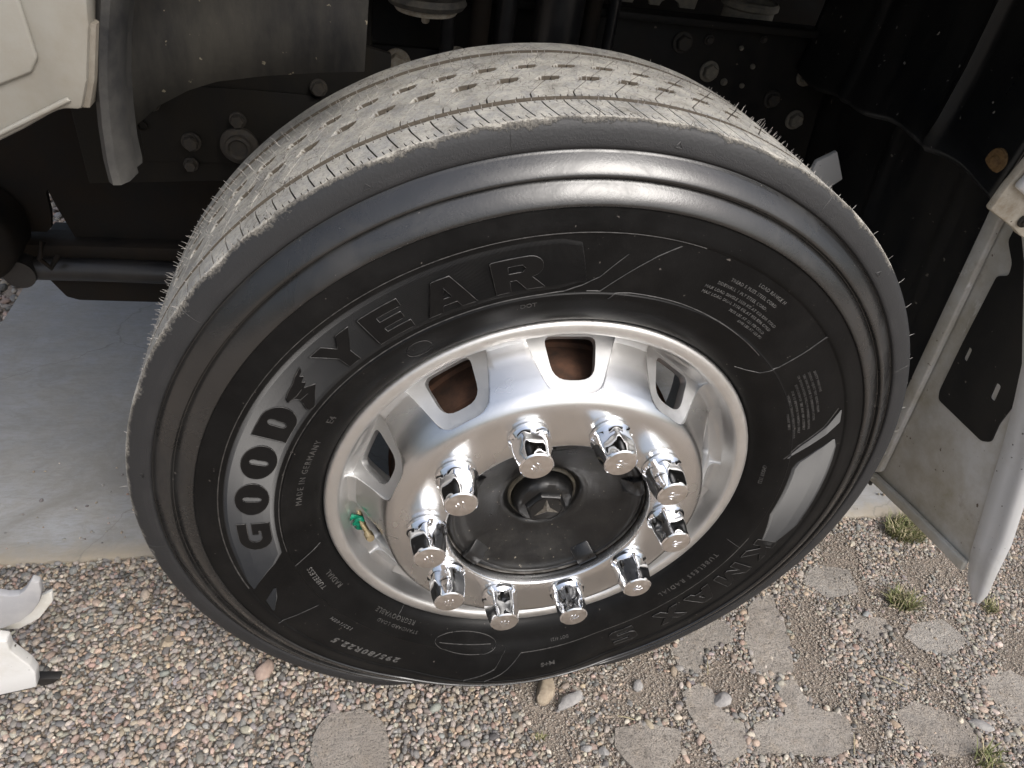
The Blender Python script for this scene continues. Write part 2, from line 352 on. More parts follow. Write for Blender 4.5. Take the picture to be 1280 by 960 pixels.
def refine(pts, step=.012, amp=.004, seed=0):
    out = []; n = len(pts)
    for i in range(n):
        a, b = Vector(pts[i]), Vector(pts[(i + 1) % n]); m = max(1, int((b - a).length / step))
        for k in range(m):
            p = a.lerp(b, k / m); d = Vector((noise.noise(Vector((p.x * 60, p.y * 60, seed))), noise.noise(Vector((p.x * 60, p.y * 60, seed + 9)))))
            out.append(p + d * amp)
    return out
for i, (k, pl) in enumerate(PAV.items()):
    pts = refine(pl, seed=i); bm = bmesh.new(); cx, cy = np.mean(pl, axis=0); z0 = gz(cx, cy)
    top = z0 + PROUD[k]
    fv = [bm.verts.new((p.x, p.y, top)) for p in pts]; f = bm.faces.new(fv); bmesh.ops.recalc_face_normals(bm, faces=[f])
    if f.normal.z < 0: f.normal_flip()
    bmesh.ops.inset_region(bm, faces=[f], thickness=.004, depth=0); bmesh.ops.inset_region(bm, faces=[f], thickness=.007, depth=0)
    for v in f.verts: v.co.z += .0035 + .002 * noise.noise(v.co * 25)
    for e_ in fv: e_.co.z -= .005
    be = [e_ for e_ in bm.edges if e_.is_boundary]; r = bmesh.ops.extrude_edge_only(bm, edges=be)
    for v in r['geom']:
        if isinstance(v, bmesh.types.BMVert): v.co.z -= .03
    bmesh.ops.triangulate(bm, faces=[q_ for q_ in bm.faces if len(q_.verts) > 4])
    o = bobj('paving_stone', bm, 'paving_stone', ground, 60)
PP = [np.array(p) for p in PAV.values()]
def inpoly(px, py, poly):
    ins = np.zeros(len(px), bool); n = len(poly); j = n - 1
    for i in range(n):
        xi, yi = poly[i]; xj, yj = poly[j]
        c = ((yi > py) != (yj > py)) & (px < (xj - xi) * (py - yi) / (yj - yi + 1e-12) + xi); ins ^= c; j = i
    return ins

# gravel: every pebble real geometry, all of it one mass
def ico(sub):
    bm = bmesh.new(); bmesh.ops.create_icosphere(bm, subdivisions=sub, radius=1); bm.verts.ensure_lookup_table()
    v = np.array([x.co[:] for x in bm.verts]); f = np.array([[q_.index for q_ in x.verts] for x in bm.faces]); bm.free(); return v, f
IV, IF = ico(2)
SHAPES = []
for k in range(10):
    s = IV.copy()
    for j in range(6):
        d = rng.normal(size=3); d /= np.linalg.norm(d); t = rng.uniform(.55, .9); h = s @ d
        s -= np.outer(np.maximum(h - t, 0) * .85, d)
    SHAPES.append(s * (1 + .05 * rng.normal(size=(len(s), 1))))
PAL = np.array([1.0, .97, .935]) * np.array([(.27,.25,.23),(.33,.305,.275),(.21,.205,.20),(.16,.155,.15),(.42,.385,.335),(.37,.295,.25),(.43,.345,.265),(.32,.265,.215),(.50,.455,.39),(.25,.25,.24),(.33,.24,.20),(.11,.107,.105),(.30,.275,.235)])
PW = np.array([14,14,10,8,10,9,7,9,5,9,5,4,9.]); PW /= PW.sum()
def pebbles(name, px, py, rad, lift, IV=IV, IF=IF, SHAPES=SHAPES, warm=0):
    n = len(px); sh = rng.integers(0, len(SHAPES), n); V = np.empty((n, len(IV), 3), np.float32)
    ang = rng.uniform(0, 2 * np.pi, n); el = np.stack([rng.uniform(1.0, 1.55, n), rng.uniform(.75, 1.05, n), rng.uniform(.5, .85, n)], 1) * rad[:, None]
    tl = rng.normal(0, .35, n); S = np.array(SHAPES)[sh] * el[:, None, :]
    ct, st = np.cos(tl)[:, None], np.sin(tl)[:, None]; y2 = S[:, :, 1] * ct - S[:, :, 2] * st; z2 = S[:, :, 1] * st + S[:, :, 2] * ct
    ca, sa = np.cos(ang)[:, None], np.sin(ang)[:, None]
    V[:, :, 0] = S[:, :, 0] * ca - y2 * sa + px[:, None]; V[:, :, 1] = S[:, :, 0] * sa + y2 * ca + py[:, None]
    zz = np.array([gz(a, b) for a, b in zip(px, py)]); V[:, :, 2] = z2 + (zz + lift)[:, None]
    F = (IF[None] + (np.arange(n) * len(IV))[:, None, None]).reshape(-1, 3)
    me = bpy.data.meshes.new(name); me.vertices.add(n * len(IV)); me.vertices.foreach_set('co', V.ravel())
    nf = len(F); me.loops.add(nf * 3); me.loops.foreach_set('vertex_index', F.ravel().astype(np.int32))
    me.polygons.add(nf); me.polygons.foreach_set('loop_start', np.arange(0, nf * 3, 3, dtype=np.int32)); me.polygons.foreach_set('loop_total', np.full(nf, 3, np.int32))
    me.update(calc_edges=True); me.validate()
    col = PAL[rng.choice(len(PAL), n, p=PW)] * rng.uniform(.75, 1.3, (n, 1)) * (1 + rng.normal(0, .024, (n, 3)))
    col = col * (1 - warm) + warm * np.array([.36, .31, .255]) * rng.uniform(.8, 1.2, (n, 1))
    at = me.attributes.new('tint', 'FLOAT_COLOR', 'POINT'); c4 = np.ones((n, len(IV), 4), np.float32); c4[:, :, :3] = np.clip(col, .02, .8)[:, None, :]; at.data.foreach_set('color', c4.ravel())
    me.materials.append(MAT['pebble']); me.shade_smooth()
    o = bpy.data.objects.new(name, me); C.objects.link(o); return tag(o, kind='stuff')
def jit(x0, x1, y0, y1, s):
    gx, gy = np.meshgrid(np.arange(x0, x1, s), np.arange(y0, y1, s)); gx = gx.ravel() + rng.uniform(-.5, .5, gx.size) * s; gy = gy.ravel() + rng.uniform(-.5, .5, gy.size) * s
    return gx, gy
def lowres(x, y, s, seed): return np.array([noise.noise(Vector((a * s, b * s, seed))) for a, b in zip(x, y)])
sets = []
# thick clean gravel on the left, bigger stones, two layers
for lay, (s, rm) in enumerate(((.0078, .0038), (.0088, .0042))):
    x, y = jit(-1.05, .22, -.40, .335, s); lim = .02 + .09 * lowres(x, y, 5, 1) + (.02 - y) * .35
    k = (x < lim - .06 * lay) & (~inpoly(x, y, PP[0]) | (rng.uniform(size=len(x)) < .02)) & (y < np.array([edge_y(a) for a in x]) + .002); x, y = x[k], y[k]
    sets.append((x, y, np.clip(rng.lognormal(math.log(rm), .26, len(x)), .0028, .012), rng.uniform(-.001, .002, len(x)) + lay * .004))
# thin grit and small stones on the right
for s, rm, th in ((.0090, .0038, .06), (.0066, .0026, -.14)):
    x, y = jit(-.12, 1.6, -.42, .335, s); nn = lowres(x, y, 9, 4) + .35 * lowres(x, y, 30, 8); lim = -.02 + .09 * lowres(x, y, 5, 1)
    k = (nn > th) & (x > lim - .08) & (rng.uniform(size=len(x)) < .9) & (y < np.array([edge_y(a) for a in x]) + .003)
    k &= ~((x < .36) & (x > .0) & (rng.uniform(size=len(x)) < .5))
    for p in PP: k &= ~inpoly(x, y, p) | (rng.uniform(size=len(x)) < .03)
    x, y = x[k], y[k]; sets.append((x, y, np.clip(rng.lognormal(math.log(rm), .32, len(x)), .0012, .0085), np.full(len(x), -.0005)))
# stones crowding the joints beside the paving stones
for p in PP[:7]:
    for i in range(len(p)):
        a, b = p[i], p[(i + 1) % len(p)]; m = int(np.linalg.norm(b - a) / .0065); t = rng.uniform(0, 1, m)
        d = (b - a) / np.linalg.norm(b - a); nn_ = np.array([-d[1], d[0]]); o = rng.uniform(-.004, .016, m)
        c_ = p.mean(0); sg = 1 if np.dot(nn_, (a + b) / 2 - c_) > 0 else -1
        P_ = a + np.outer(t, b - a) + np.outer(o * sg, nn_); sets.append((P_[:, 0], P_[:, 1], np.clip(rng.lognormal(math.log(.0042), .3, m), .002, .009), np.full(m, .001)))
# far gravel beyond the slab
x, y = jit(-2.6, -1.13, .45, 2.9, .021); sets.append((x, y, np.clip(rng.lognormal(math.log(.0105), .25, len(x)), .005, .02), np.full(len(x), .002)))
cat = [np.concatenate([s[i] for s in sets]) for i in range(4)]
gravel = pebbles('gravel', *cat)
x = rng.uniform(-1.1, 1.2, 260); y = .335 + np.abs(rng.normal(0, .12, 260)) ** 1.0
pebbles('slab_grit', x, y, np.clip(rng.lognormal(math.log(.0022), .5, 260), .001, .008), np.full(260, .017))
GV, GF = ico(1); GS = [GV * (1 + .16 * rng.normal(size=(len(GV), 1))) for k in range(8)]
x, y = jit(-.15, 1.65, -.42, .335, .0040); k = (x > .02 + .09 * lowres(x, y, 5, 1) - .12) & (y < np.array([edge_y(a) for a in x]) + .004)
for p in PP: k &= ~inpoly(x, y, p) | (rng.uniform(size=len(x)) < .10)
x, y = x[k], y[k]; pebbles('grit', x, y, np.clip(rng.lognormal(math.log(.00135), .35, len(x)), .0006, .003), np.full(len(x), -.0006), GV, GF, GS, .6)

# single stones big enough to pick out
def rock(name, x, y, L, W, H, rot, mat, label, seed, group='loose stones lying in the gravel', chisel=.55):
    bm = bmesh.new(); bmesh.ops.create_icosphere(bm, subdivisions=3, radius=1); rr = np.random.default_rng(seed)
    for j in range(9):
        d = Vector(rr.normal(size=3)).normalized(); t = rr.uniform(chisel, .9)
        for v in bm.verts:
            h = v.co.dot(d)
            if h > t: v.co -= d * (h - t) * .95
    for v in bm.verts:
        v.co += v.co.normalized() * .06 * noise.noise(v.co * 3 + Vector((seed, 0, 0)))
        v.co = Vector((v.co.x * L, v.co.y * W, v.co.z * H))
    o = bobj(name, bm, mat, None, 28); o.location = (x, y, gz(x, y) + H * .35); o.rotation_euler = (0, 0, R(rot))
    return tag(o, label, 'stone', group)
rock('stone', .076, -.028, .034, .019, .016, 65, 'rock_tan', 'tan wedge shaped stone against the bottom of the tyre', 3)
rock('stone', .113, -.057, .034, .015, .012, 28, 'rock_grey', 'pale flat stone beside the tan wedge below the tyre', 5)
rock('stone', -.419, .055, .023, .016, .016, 70, 'rock_pink', 'pink grey pointed stone in the gravel close to the lower left of the tyre', 8)
rock('stone', -.589, .128, .015, .014, .012, 20, 'rock_tan', 'cream stone in the left gravel nearer the concrete edge', 13)
rock('stone', .404, -.083, .020, .015, .010, 10, 'rock_grey', 'blue grey stone in the hollow between the paving stones', 21)
rock('stone', .252, -.040, .013, .010, .007, 40, 'rock_grey', 'light grey stone resting above the broad paving stone right of the tyre bottom', 34)
rock('stone', .155, -.150, .010, .009, .006, -30, 'rock_grey', 'small round grey stone on bare dirt at the bottom middle', 55)
rock('stone', .126, -.140, .011, .007, .006, 15, 'rock_grey', 'small oblong grey stone on bare dirt at the bottom middle', 56)
rock('stone', .90, -.185, .024, .010, .006, -28, 'rock_grey', 'dark slate splinter lying at the bottom right', 61)

# grass tufts
def tuft(x, y, rad, n, h, label, seed):
    rr = random.Random(seed); V, F = [], []; mi = []
    for i in range(n):
        a, d = rr.uniform(0, 6.28), rad * math.sqrt(rr.random()) * .6; bx, by = x + d * math.cos(a), y + d * math.sin(a) * .7
        b = rr.uniform(0, 6.28); L = h * rr.uniform(.5, 1.15); out = rr.uniform(.15, .9) * L; w = rr.uniform(.0008, .0016); o = len(V)
        sx, sy = -math.sin(b) * w, math.cos(b) * w; z0 = gz(bx, by) - .003
        for t, ww in ((0, 1), (.4, .9), (.75, .6), (1, .08)):
            cx, cy, cz = bx + math.cos(b) * out * t ** 1.6, by + math.sin(b) * out * t ** 1.6, z0 + L * (t - .32 * t * t)
            V += [(cx - sx * ww, cy - sy * ww, cz), (cx + sx * ww, cy + sy * ww, cz)]
        for k in range(3): F.append((o + 2 * k, o + 2 * k + 1, o + 2 * k + 3, o + 2 * k + 2)); mi.append(1 if rr.random() < .0 or i % 5 < 2 else 0)
    o = mesh('grass_tuft', V, F, None, mats=['grass_blade', 'straw'], mi=mi, sharp=None)
    return tag(o, label, 'grass', 'grass tufts growing in the gravel')
tuft(1.035, .270, .085, 420, .055, 'widest green grass tuft, at the concrete edge below the grey step panel', 1)
tuft(.905, .085, .055, 220, .040, 'green grass tuft in the gravel left of the white lip tip', 2)
tuft(1.11, .055, .035, 90, .028, 'short sparse grass tuft right under the white lip tip', 3)
tuft(.865, -.245, .045, 70, .042, 'thin grass tuft cut by the bottom edge at the right', 4)
tuft(.050, -.112, .012, 40, .012, 'tiny green sprout on bare dirt below the tyre', 5)
SL = ('dry straw stalk on grit right of the T shaped paving stone', 'shorter dry straw stalk above the long one at the right', 'dry straw stalk along the top of the broad paving stone right of the tyre bottom', 'dry straw stalk at the right end of the T shaped paving stone', 'short dry straw stalk beside the tallest paving stone near the tyre')
for i, (x, y, a, L) in enumerate(((.77, -.085, -35, .05), (.82, -.06, -50, .035), (.21, -.098, -20, .03), (.62, -.19, 60, .04), (.40, -.02, 70, .03))):
    p = [(x + L * (t - .5) * math.cos(R(a)), y + L * (t - .5) * math.sin(R(a)), gz(x, y) + .0055 + .002 * math.sin(t * 3)) for t in (0, .3, .6, 1)]
    tag(mesh('straw', *tube(p, .0009, 5), 'straw'), SL[i], 'straw', 'dry straw stalks on the ground')

# ================================================================ TRUCK
truck = tag(empty('truck'), 'white lorry seen close at its front wheel with black tyre and polished rim', 'truck')

# ---- tyre ------------------------------------------------------
def sst(a, b, x):
    t = np.clip((x - a) / (b - a), 0, 1); return t * t * (3 - 2 * t)
RT = .5352
def squash(P):
    """flatten the tyre where it carries the load; P in wheel coordinates"""
    P = np.asarray(P, float).copy(); r = np.hypot(P[:, 0], P[:, 2]); dn = np.arctan2(P[:, 0], -P[:, 2])
    d = RT - (HW - .002) / np.maximum(np.cos(dn), .3); d = .5 * (d + np.sqrt(d * d + .008 ** 2)) - .0006
    d = np.where(np.cos(dn) > .3, d, 0) * sst(1.2, .75, np.abs(dn))
    w = sst(.34, .56, r); k = np.where(r > 1e-6, (r - d * w) / np.maximum(r, 1e-6), 1); P[:, 0] *= k; P[:, 2] *= k
    t = np.clip((r - .33) / .19, 0, 1); P[:, 1] += -d * .55 * np.sin(np.pi * t) * np.where(P[:, 1] < .1, 1, -1)
    P[:, 2] = np.maximum(P[:, 2], -HW + .001) + HW
    return P
ridge = [(.3005, .006), (.303, .001), (.307, -.0045), (.316, -.0115), (.326, -.0165), (.338, -.0200), (.346, -.0222), (.352, -.0230), (.3535, -.0215), (.356, -.0215),
         (.375, -.0228), (.40, -.0236), (.4235, -.0225), (.4255, -.0225), (.4275, -.0240), (.432, -.0240), (.442, -.0222), (.4505, -.0208), (.4526, -.0204), (.4533, -.0212),
         (.4540, -.0226), (.4556, -.0232), (.4590, -.0222), (.4650, -.0190), (.4715, -.0144), (.4760, -.0104), (.4778, -.0090), (.4786, -.0092),
         (.4793, -.0112), (.4803, -.0136), (.4820, -.0142), (.4860, -.0122), (.4920, -.0076), (.4980, -.0018), (.5018, .0022), (.5028, .0026), (.5034, .0022),
         (.5042, .0004), (.5056, -.0010), (.5120, -.0008), (.5190, .0004), (.5255, .0022), (.5295, .0042), (.5320, .0066), (.5333, .0092)]
prof = []
for i in range(len(ridge) - 1):
    a, b = np.array(ridge[i]), np.array(ridge[i + 1])
    for k in range(2): prof.append(tuple(a + (b - a) * k / 2))
prof.append(ridge[-1]); PR = np.array([p[0] for p in ridge]); PY = np.array([p[1] for p in ridge])
def YS(r): return np.interp(r, PR, PY)
NS = 480; V, F = lathe(prof, NS); V = squash(V); npf = len(prof)
mi = [(3 if prof[f[0] % npf][0] > .512 else 1) if prof[f[0] % npf][0] > .5034 else (2 if prof[f[0] % npf][0] > .4532 else 0) for f in F]
tyre = mesh('tyre', V, F, None, truck, 50, mats=['sidewall_rubber', 'shoulder_rubber', 'gloss_rubber', 'tread_dust'], mi=mi)
at = tyre.data.attributes.new('dust', 'FLOAT', 'POINT'); at.data.foreach_set('value', np.ones(len(V), np.float32))

def tread():
    NP = 75; P = 2 * math.pi / NP; ph = R(103.8 - 4.8)
    ys = set(np.linspace(.0092, .2550, 76)) | {.0106, .0180, .0184, .0452, .0456, .0498, .0606, .0652, .0656} | {.0500, .0503, .0509, .0595, .0601, .0604} | {c_ + d_ for c_ in (.116, .157) for d_ in (-.0060, -.0054, -.0046, .0046, .0054, .0060)} | {.2085, .2088, .2094, .2180, .2186, .2189}
    ys = np.array(sorted(ys)); sip = [-.0195, -.0155, .0155, .0195]
    u1 = sorted([0.0] + [s % 1 for s in sip] + [.5] + [.5 + s for s in sip] + list(np.linspace(.045, .455, 9)) + list(np.linspace(.545, .955, 9)) + [k_ / 6 + d_ for k_ in (1, 2, 4, 5) for d_ in (-.0135, -.0095, .0095, .0135)])
    u2 = [0, .17, .33, .5, .67, .83]
    th, uu, det = [], [], []
    for p in range(NP):
        base = ph + p * P; a = math.degrees(base) % 360; fine = a < 235 or a > 345
        for u in (u1 if fine else u2): th.append(base + (u if u < .98 else u) * P); uu.append(u); det.append(fine)
    th, uu, det = map(np.array, (th, uu, det))
    wy = np.interp(ys, [.0092, .037, .050, .0605, .073, .116, .157, .205, .255], [-.41, -.22, -.17, .0, -.02, -.64, -1.25, -1.9, -2.2])
    du = np.minimum(uu, 1 - uu); dh = np.abs(uu - .5); U, Yy = np.meshgrid(uu, ys, indexing='ij'); DU, DH = np.minimum(U, 1 - U), np.abs(U - .5)
    D = det[:, None] * np.ones_like(U)
    crown = RT - .0022 * np.abs((Yy - .132) / .1228) ** 2.2
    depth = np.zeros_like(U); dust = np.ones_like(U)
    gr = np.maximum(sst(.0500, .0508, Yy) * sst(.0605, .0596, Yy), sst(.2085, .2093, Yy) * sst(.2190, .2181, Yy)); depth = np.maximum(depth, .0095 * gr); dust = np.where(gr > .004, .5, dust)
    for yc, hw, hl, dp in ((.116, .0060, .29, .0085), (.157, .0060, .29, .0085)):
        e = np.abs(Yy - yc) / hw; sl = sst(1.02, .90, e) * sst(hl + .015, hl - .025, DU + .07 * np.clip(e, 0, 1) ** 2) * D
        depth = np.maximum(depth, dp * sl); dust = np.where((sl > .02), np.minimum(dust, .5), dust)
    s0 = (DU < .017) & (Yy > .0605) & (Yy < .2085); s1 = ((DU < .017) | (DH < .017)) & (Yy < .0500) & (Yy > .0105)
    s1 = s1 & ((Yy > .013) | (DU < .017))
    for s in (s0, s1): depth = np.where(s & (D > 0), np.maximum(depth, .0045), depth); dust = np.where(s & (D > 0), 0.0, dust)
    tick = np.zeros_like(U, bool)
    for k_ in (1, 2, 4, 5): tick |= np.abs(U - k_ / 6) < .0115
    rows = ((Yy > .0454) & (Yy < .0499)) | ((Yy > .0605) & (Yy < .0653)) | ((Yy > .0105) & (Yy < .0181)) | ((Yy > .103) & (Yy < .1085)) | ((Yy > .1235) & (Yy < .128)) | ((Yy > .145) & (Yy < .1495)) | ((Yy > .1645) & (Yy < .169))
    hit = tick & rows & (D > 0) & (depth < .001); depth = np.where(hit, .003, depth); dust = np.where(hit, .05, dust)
    T = th[:, None] + wy[None, :] * P
    nz = np.array([[noise.noise(Vector((math.cos(t) * 14, y * 26, math.sin(t) * 14))) for y in ys] for t in th]) * .0005
    Rr = crown - depth + nz * (depth < .001)
    Pn = np.stack([Rr * np.cos(T), Yy + 0 * T, Rr * np.sin(T)], -1).reshape(-1, 3); nt_, ny = len(th), len(ys)
    F = [];
    for i in range(nt_):
        i2 = (i + 1) % nt_
        for j in range(ny - 1): F.append((i * ny + j, i * ny + j + 1, i2 * ny + j + 1, i2 * ny + j))
    # hidden far side wall closes the body
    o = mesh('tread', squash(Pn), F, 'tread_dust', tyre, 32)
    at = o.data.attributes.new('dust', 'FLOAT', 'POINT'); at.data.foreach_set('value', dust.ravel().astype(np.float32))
    # vent hairs
    hp = []; rr = random.Random(5)
    for y0, st, lo, hi in ((.0120, 2.57, .0, .003), (.0485, 1.285, .002, .005), (.0620, 1.71, .002, .005), (.088, 2.57, .002, .006), (.106, 2.57, .002, .006), (.127, 2.0, .002, .007), (.148, 1.71, .003, .008), (.168, 1.71, .004, .010), (.180, 1.5, .004, .010), (.192, 1.3, .004, .011), (.203, 1.3, .004, .011), (.008, 5.14, .004, .010)):
        a = rr.uniform(0, 2)
        while a < 360:
            aa = R(a + rr.uniform(-.35, .35)); a += st
            if 238 < math.degrees(aa) < 320 or rr.random() < .1: continue
            y = y0 + rr.uniform(-.0015, .0015); L = rr.uniform(lo, hi); r0 = RT - .0022 * abs((y - .132) / .1228) ** 2.2 - .0006
            if L < .0012: continue
            rad = np.array([math.cos(aa), 0, math.sin(aa)]); tan = np.array([-math.sin(aa), 0, math.cos(aa)]); by = rr.gauss(0, .12) * L; bt = rr.gauss(0, .16) * L; L = L if rr.random() < .8 else L * .4
            b = rad * r0 + np.array([0, y, 0]); pts = squash([b, b + rad * L * .55 + tan * bt * .3, b + rad * L + tan * bt + np.array([0, by, 0])])
            hp.append(tube(pts, .00036, 4, taper=(1.2, 1, .55)))
    tag(mesh('vent_hair', *join(hp), 'hair_rubber', tyre), kind='stuff')
tread()
# inner half of the carcass, so that the tyre is a body from every side
V, F = lathe([(.5333, .2548), (.528, .262), (.50, .280), (.43, .296), (.36, .29), (.31, .268), (.29, .25)], 160)
mesh('inner_sidewall', squash(V), F, 'shoulder_rubber', tyre)

# things on the side wall are laid out in (angle in degrees, radius, height)
def sw(A, Rr, H): A, Rr, H = np.radians(np.asarray(A, float)), np.asarray(Rr, float), np.asarray(H, float); return squash(np.stack([Rr * np.cos(A), YS(Rr) - H, Rr * np.sin(A)], -1))
def dense(pts, da=.5):
    out = []
    for (a, r), (b, s) in zip(pts[:-1], pts[1:]):
        m = max(1, int(max(abs(b - a) / da, abs(s - r) / .004)))
        for k in range(m): out.append((a + (b - a) * k / m, r + (s - r) * k / m))
    out.append(pts[-1]); return out
def ridge_line(pts, w=.0008, h=.0009, closed=False, base=0.0):
    """thin moulded rib of triangular section along a polyline"""
    p = np.array(dense(list(pts) + ([pts[0]] if closed else []))); xy = np.stack([np.radians(p[:, 0]) * p[:, 1], p[:, 1]], 1)
    t = np.gradient(xy, axis=0); t /= np.linalg.norm(t, axis=1)[:, None] + 1e-12; n = np.stack([-t[:, 1], t[:, 0]], 1) * w
    def off(s): return p[:, 0] + np.degrees(n[:, 0] * s / p[:, 1]), p[:, 1] + n[:, 1] * s
    L = sw(*off(1), np.full(len(p), base - .0006)); Mi = sw(*off(0), np.full(len(p), base + h)); Rg = sw(*off(-1), np.full(len(p), base - .0006))
    m = len(p); V = np.concatenate([L, Mi, Rg]); F = []
    for i in range(m - 1): F += [(i, i + 1, m + i + 1, m + i), (m + i, m + i + 1, 2 * m + i + 1, 2 * m + i)]
    return V, F
def curve_shape(splines, extrude):
    cu = bpy.data.curves.new('tmp', 'CURVE'); cu.dimensions = '2D'; cu.fill_mode = 'BOTH'; cu.extrude = extrude
    for s in splines:
        sp = cu.splines.new('POLY'); sp.points.add(len(s) - 1); sp.use_cyclic_u = True
        for p, c in zip(sp.points, s): p.co = (c[0], c[1], 0, 1)
    o = bpy.data.objects.new('tmp', cu); me = bpy.data.meshes.new_from_object(o)
    v = np.array([x.co[:] for x in me.vertices]); f = [tuple(p.vertices) for p in me.polygons]
    bpy.data.objects.remove(o); bpy.data.curves.remove(cu); bpy.data.meshes.remove(me); return v, f
def text_shape(body, size, offset=0, shear=0, space=1.0, extrude=.0004):
    cu = bpy.data.curves.new('tmp', 'FONT'); cu.body = body; cu.size = size; cu.offset = offset; cu.shear = shear; cu.extrude = extrude; cu.space_character = space; cu.resolution_u = 2; cu.align_x = 'CENTER'
    o = bpy.data.objects.new('tmp', cu); me = bpy.data.meshes.new_from_object(o)
    v = np.array([x.co[:] for x in me.vertices]).reshape(-1, 3); f = [tuple(p.vertices) for p in me.polygons]
    bpy.data.objects.remove(o); bpy.data.curves.remove(cu); bpy.data.meshes.remove(me); return v, f
def side_text(body, ang, r, size, mat='scuffed_rubber', inward=False, h=.0007, **k):
    v, f = text_shape(body, size, **k); sg = -1 if not inward else 1
    A = ang + sg * np.degrees(v[:, 0] / r); Rr = r + (-1 if inward else 1) * v[:, 1]
    Hh = np.where(v[:, 2] > 0, h, -.0008); return mesh('sidewall_text', sw(A, Rr, Hh), f, mat, tyre, 30)

def ell(cx, cy, rx, ry, n=28, a0=0, a1=360): return [(cx + rx * math.cos(R(a0 + (a1 - a0) * i / n)), cy + ry * math.sin(R(a0 + (a1 - a0) * i / n))) for i in range(n + (0 if abs(a1 - a0) == 360 else 1))]
def slot(cx, cy, w, h): return ell(cx, cy + h / 2 - w / 2, w / 2, w / 2, 8, 0, 180) + ell(cx, cy - h / 2 + w / 2, w / 2, w / 2, 8, 180, 360)
GL = {
 'G': [[(1.28, 1.0)] + ell(.56, .5, .56, .5, 16, 90, 270) + [(1.28, 0), (1.28, .56), (.74, .56), (.74, .37), (.90, .37), (.90, .29)] + ell(.58, .5, .22, .21, 10, 270, 90) + [(1.28, .71)]],
 'O': [ell(.70, .5, .70, .5, 36), slot(.70, .5, .20, .56)],
 'D': [[(0, 0), (.72, 0)] + ell(.72, .5, .56, .5, 16, -90, 90) + [(0, 1)], slot(.64, .5, .22, .56)],
 'Y': [[(.0, 1), (.42, 1), (.68, .66), (.94, 1), (1.36, 1), (.89, .40), (.89, 0), (.47, 0), (.47, .40)]],
 'E': [[(0, 0), (1.15, 0), (1.15, .24), (.42, .24), (.42, .385), (1.05, .385), (1.05, .60), (.42, .60), (.42, .76), (1.15, .76), (1.15, 1), (0, 1)]],
 'A': [[(0, 0), (.42, 0), (.50, .2), (.90, .2), (.98, 0), (1.42, 0), (.95, 1), (.47, 1)], [(.58, .40), (.70, .72), (.82, .40)]],
 'R': [[(0, 0), (.42, 0), (.42, .34), (.60, .34), (.86, 0), (1.38, 0), (1.02, .38)] + ell(.98, .69, .36, .31, 10, -78, 90) + [(0, 1)], [(.42, .56), (.42, .78), (.80, .78), (.88, .67), (.80, .56)]],
 'K': [[(0, 0), (.36, 0), (.36, .36), (.50, .48), (.84, 0), (1.28, 0), (.78, .66), (1.22, 1), (.76, 1), (.36, .66), (.36, 1), (0, 1)]],
 'M': [[(0, 0), (.32, 0), (.32, .58), (.62, .1), (.78, .1), (1.08, .58), (1.08, 0), (1.4, 0), (1.4, 1), (1.06, 1), (.70, .46), (.34, 1), (0, 1)]],
 'X': [[(0, 0), (.42, 0), (.66, .32), (.90, 0), (1.34, 0), (.90, .53), (1.30, 1), (.88, 1), (.67, .72), (.46, 1), (.04, 1), (.44, .53)]],
 'S': [[(0, 0), (1.0, 0), (1.2, .14), (1.2, .46), (1.02, .60), (.36, .60), (.36, .76), (1.15, .76), (1.15, 1), (.22, 1), (.02, .86), (.02, .52), (.20, .38), (.84, .38), (.84, .23), (0, .23)]],
}
def big_letter(ch, ang, r0=.3662, hgt=.040, mat='letter_rubber', line='worn_edge_rubber', wid=1.0, lift=.0026):
    sp = GL[ch]; w = max(p[0] for p in sp[0]); rm = r0 + hgt / 2
    f2 = lambda p: (ang - math.degrees((p[0] - w / 2) * hgt * wid / rm), r0 + p[1] * hgt)
    v, f = curve_shape([[(a * 1.0, b) for a, b in s] for s in sp], .01)
    A = ang - np.degrees((v[:, 0] - w / 2) * hgt * wid / rm); Rr = r0 + v[:, 1] * hgt
    o = mesh('letter', sw(A, Rr, np.where(v[:, 2] > 0, lift, -.001)), f, mat, tyre, 30)
    rl = join([ridge_line([f2(p) for p in s], .0005, .0005, True, lift) for s in sp])
    mesh('letter_outline', *rl, line, tyre, None); return o
for ch, a in (('G', 183.4), ('O', 172.9), ('O', 163.2), ('D', 153.3), ('Y', 134.7), ('E', 125.6), ('A', 115.2), ('R', 103.6)): big_letter(ch, a)
for ch, a in (('K', 341.8), ('M', 332.2), ('A', 322.4), ('X', 312.6), ('S', 299.5)): big_letter(ch, a, .370, .038, lift=.0016)
# winged foot emblem between D and Y
EM = [(141.2, .4055), (143.2, .402), (144.6, .3985), (146.2, .3968), (147.6, .394), (148.2, .389), (147.0, .3855), (146.7, .381), (147.1, .375), (147.9, .369), (148.1, .3635), (146.9, .3615), (145.6, .366), (144.2, .372), (142.4, .379), (143.4, .383), (144.2, .386), (143.0, .389), (143.4, .3925), (142.2, .3955), (142.6, .399), (141.6, .4015)]
v, f = curve_shape([[(-math.radians(a) * .385, r) for a, r in EM]], .01)
mesh('emblem', sw(np.degrees(-v[:, 0] / .385), v[:, 1], np.where(v[:, 2] > 0, .0026, -.001)), f, 'letter_rubber', tyre, 30)
mesh('letter_outline', *join([ridge_line(EM, .0006, .0007, True, .0026), ridge_line([(147.9, .3885), (146.3, .3862), (144.6, .3868)], .0006, .0008, False, .0026), ridge_line([(146.9, .3800), (144.9, .3782)], .0006, .0008, False, .0026)]), 'worn_edge_rubber', tyre, None)

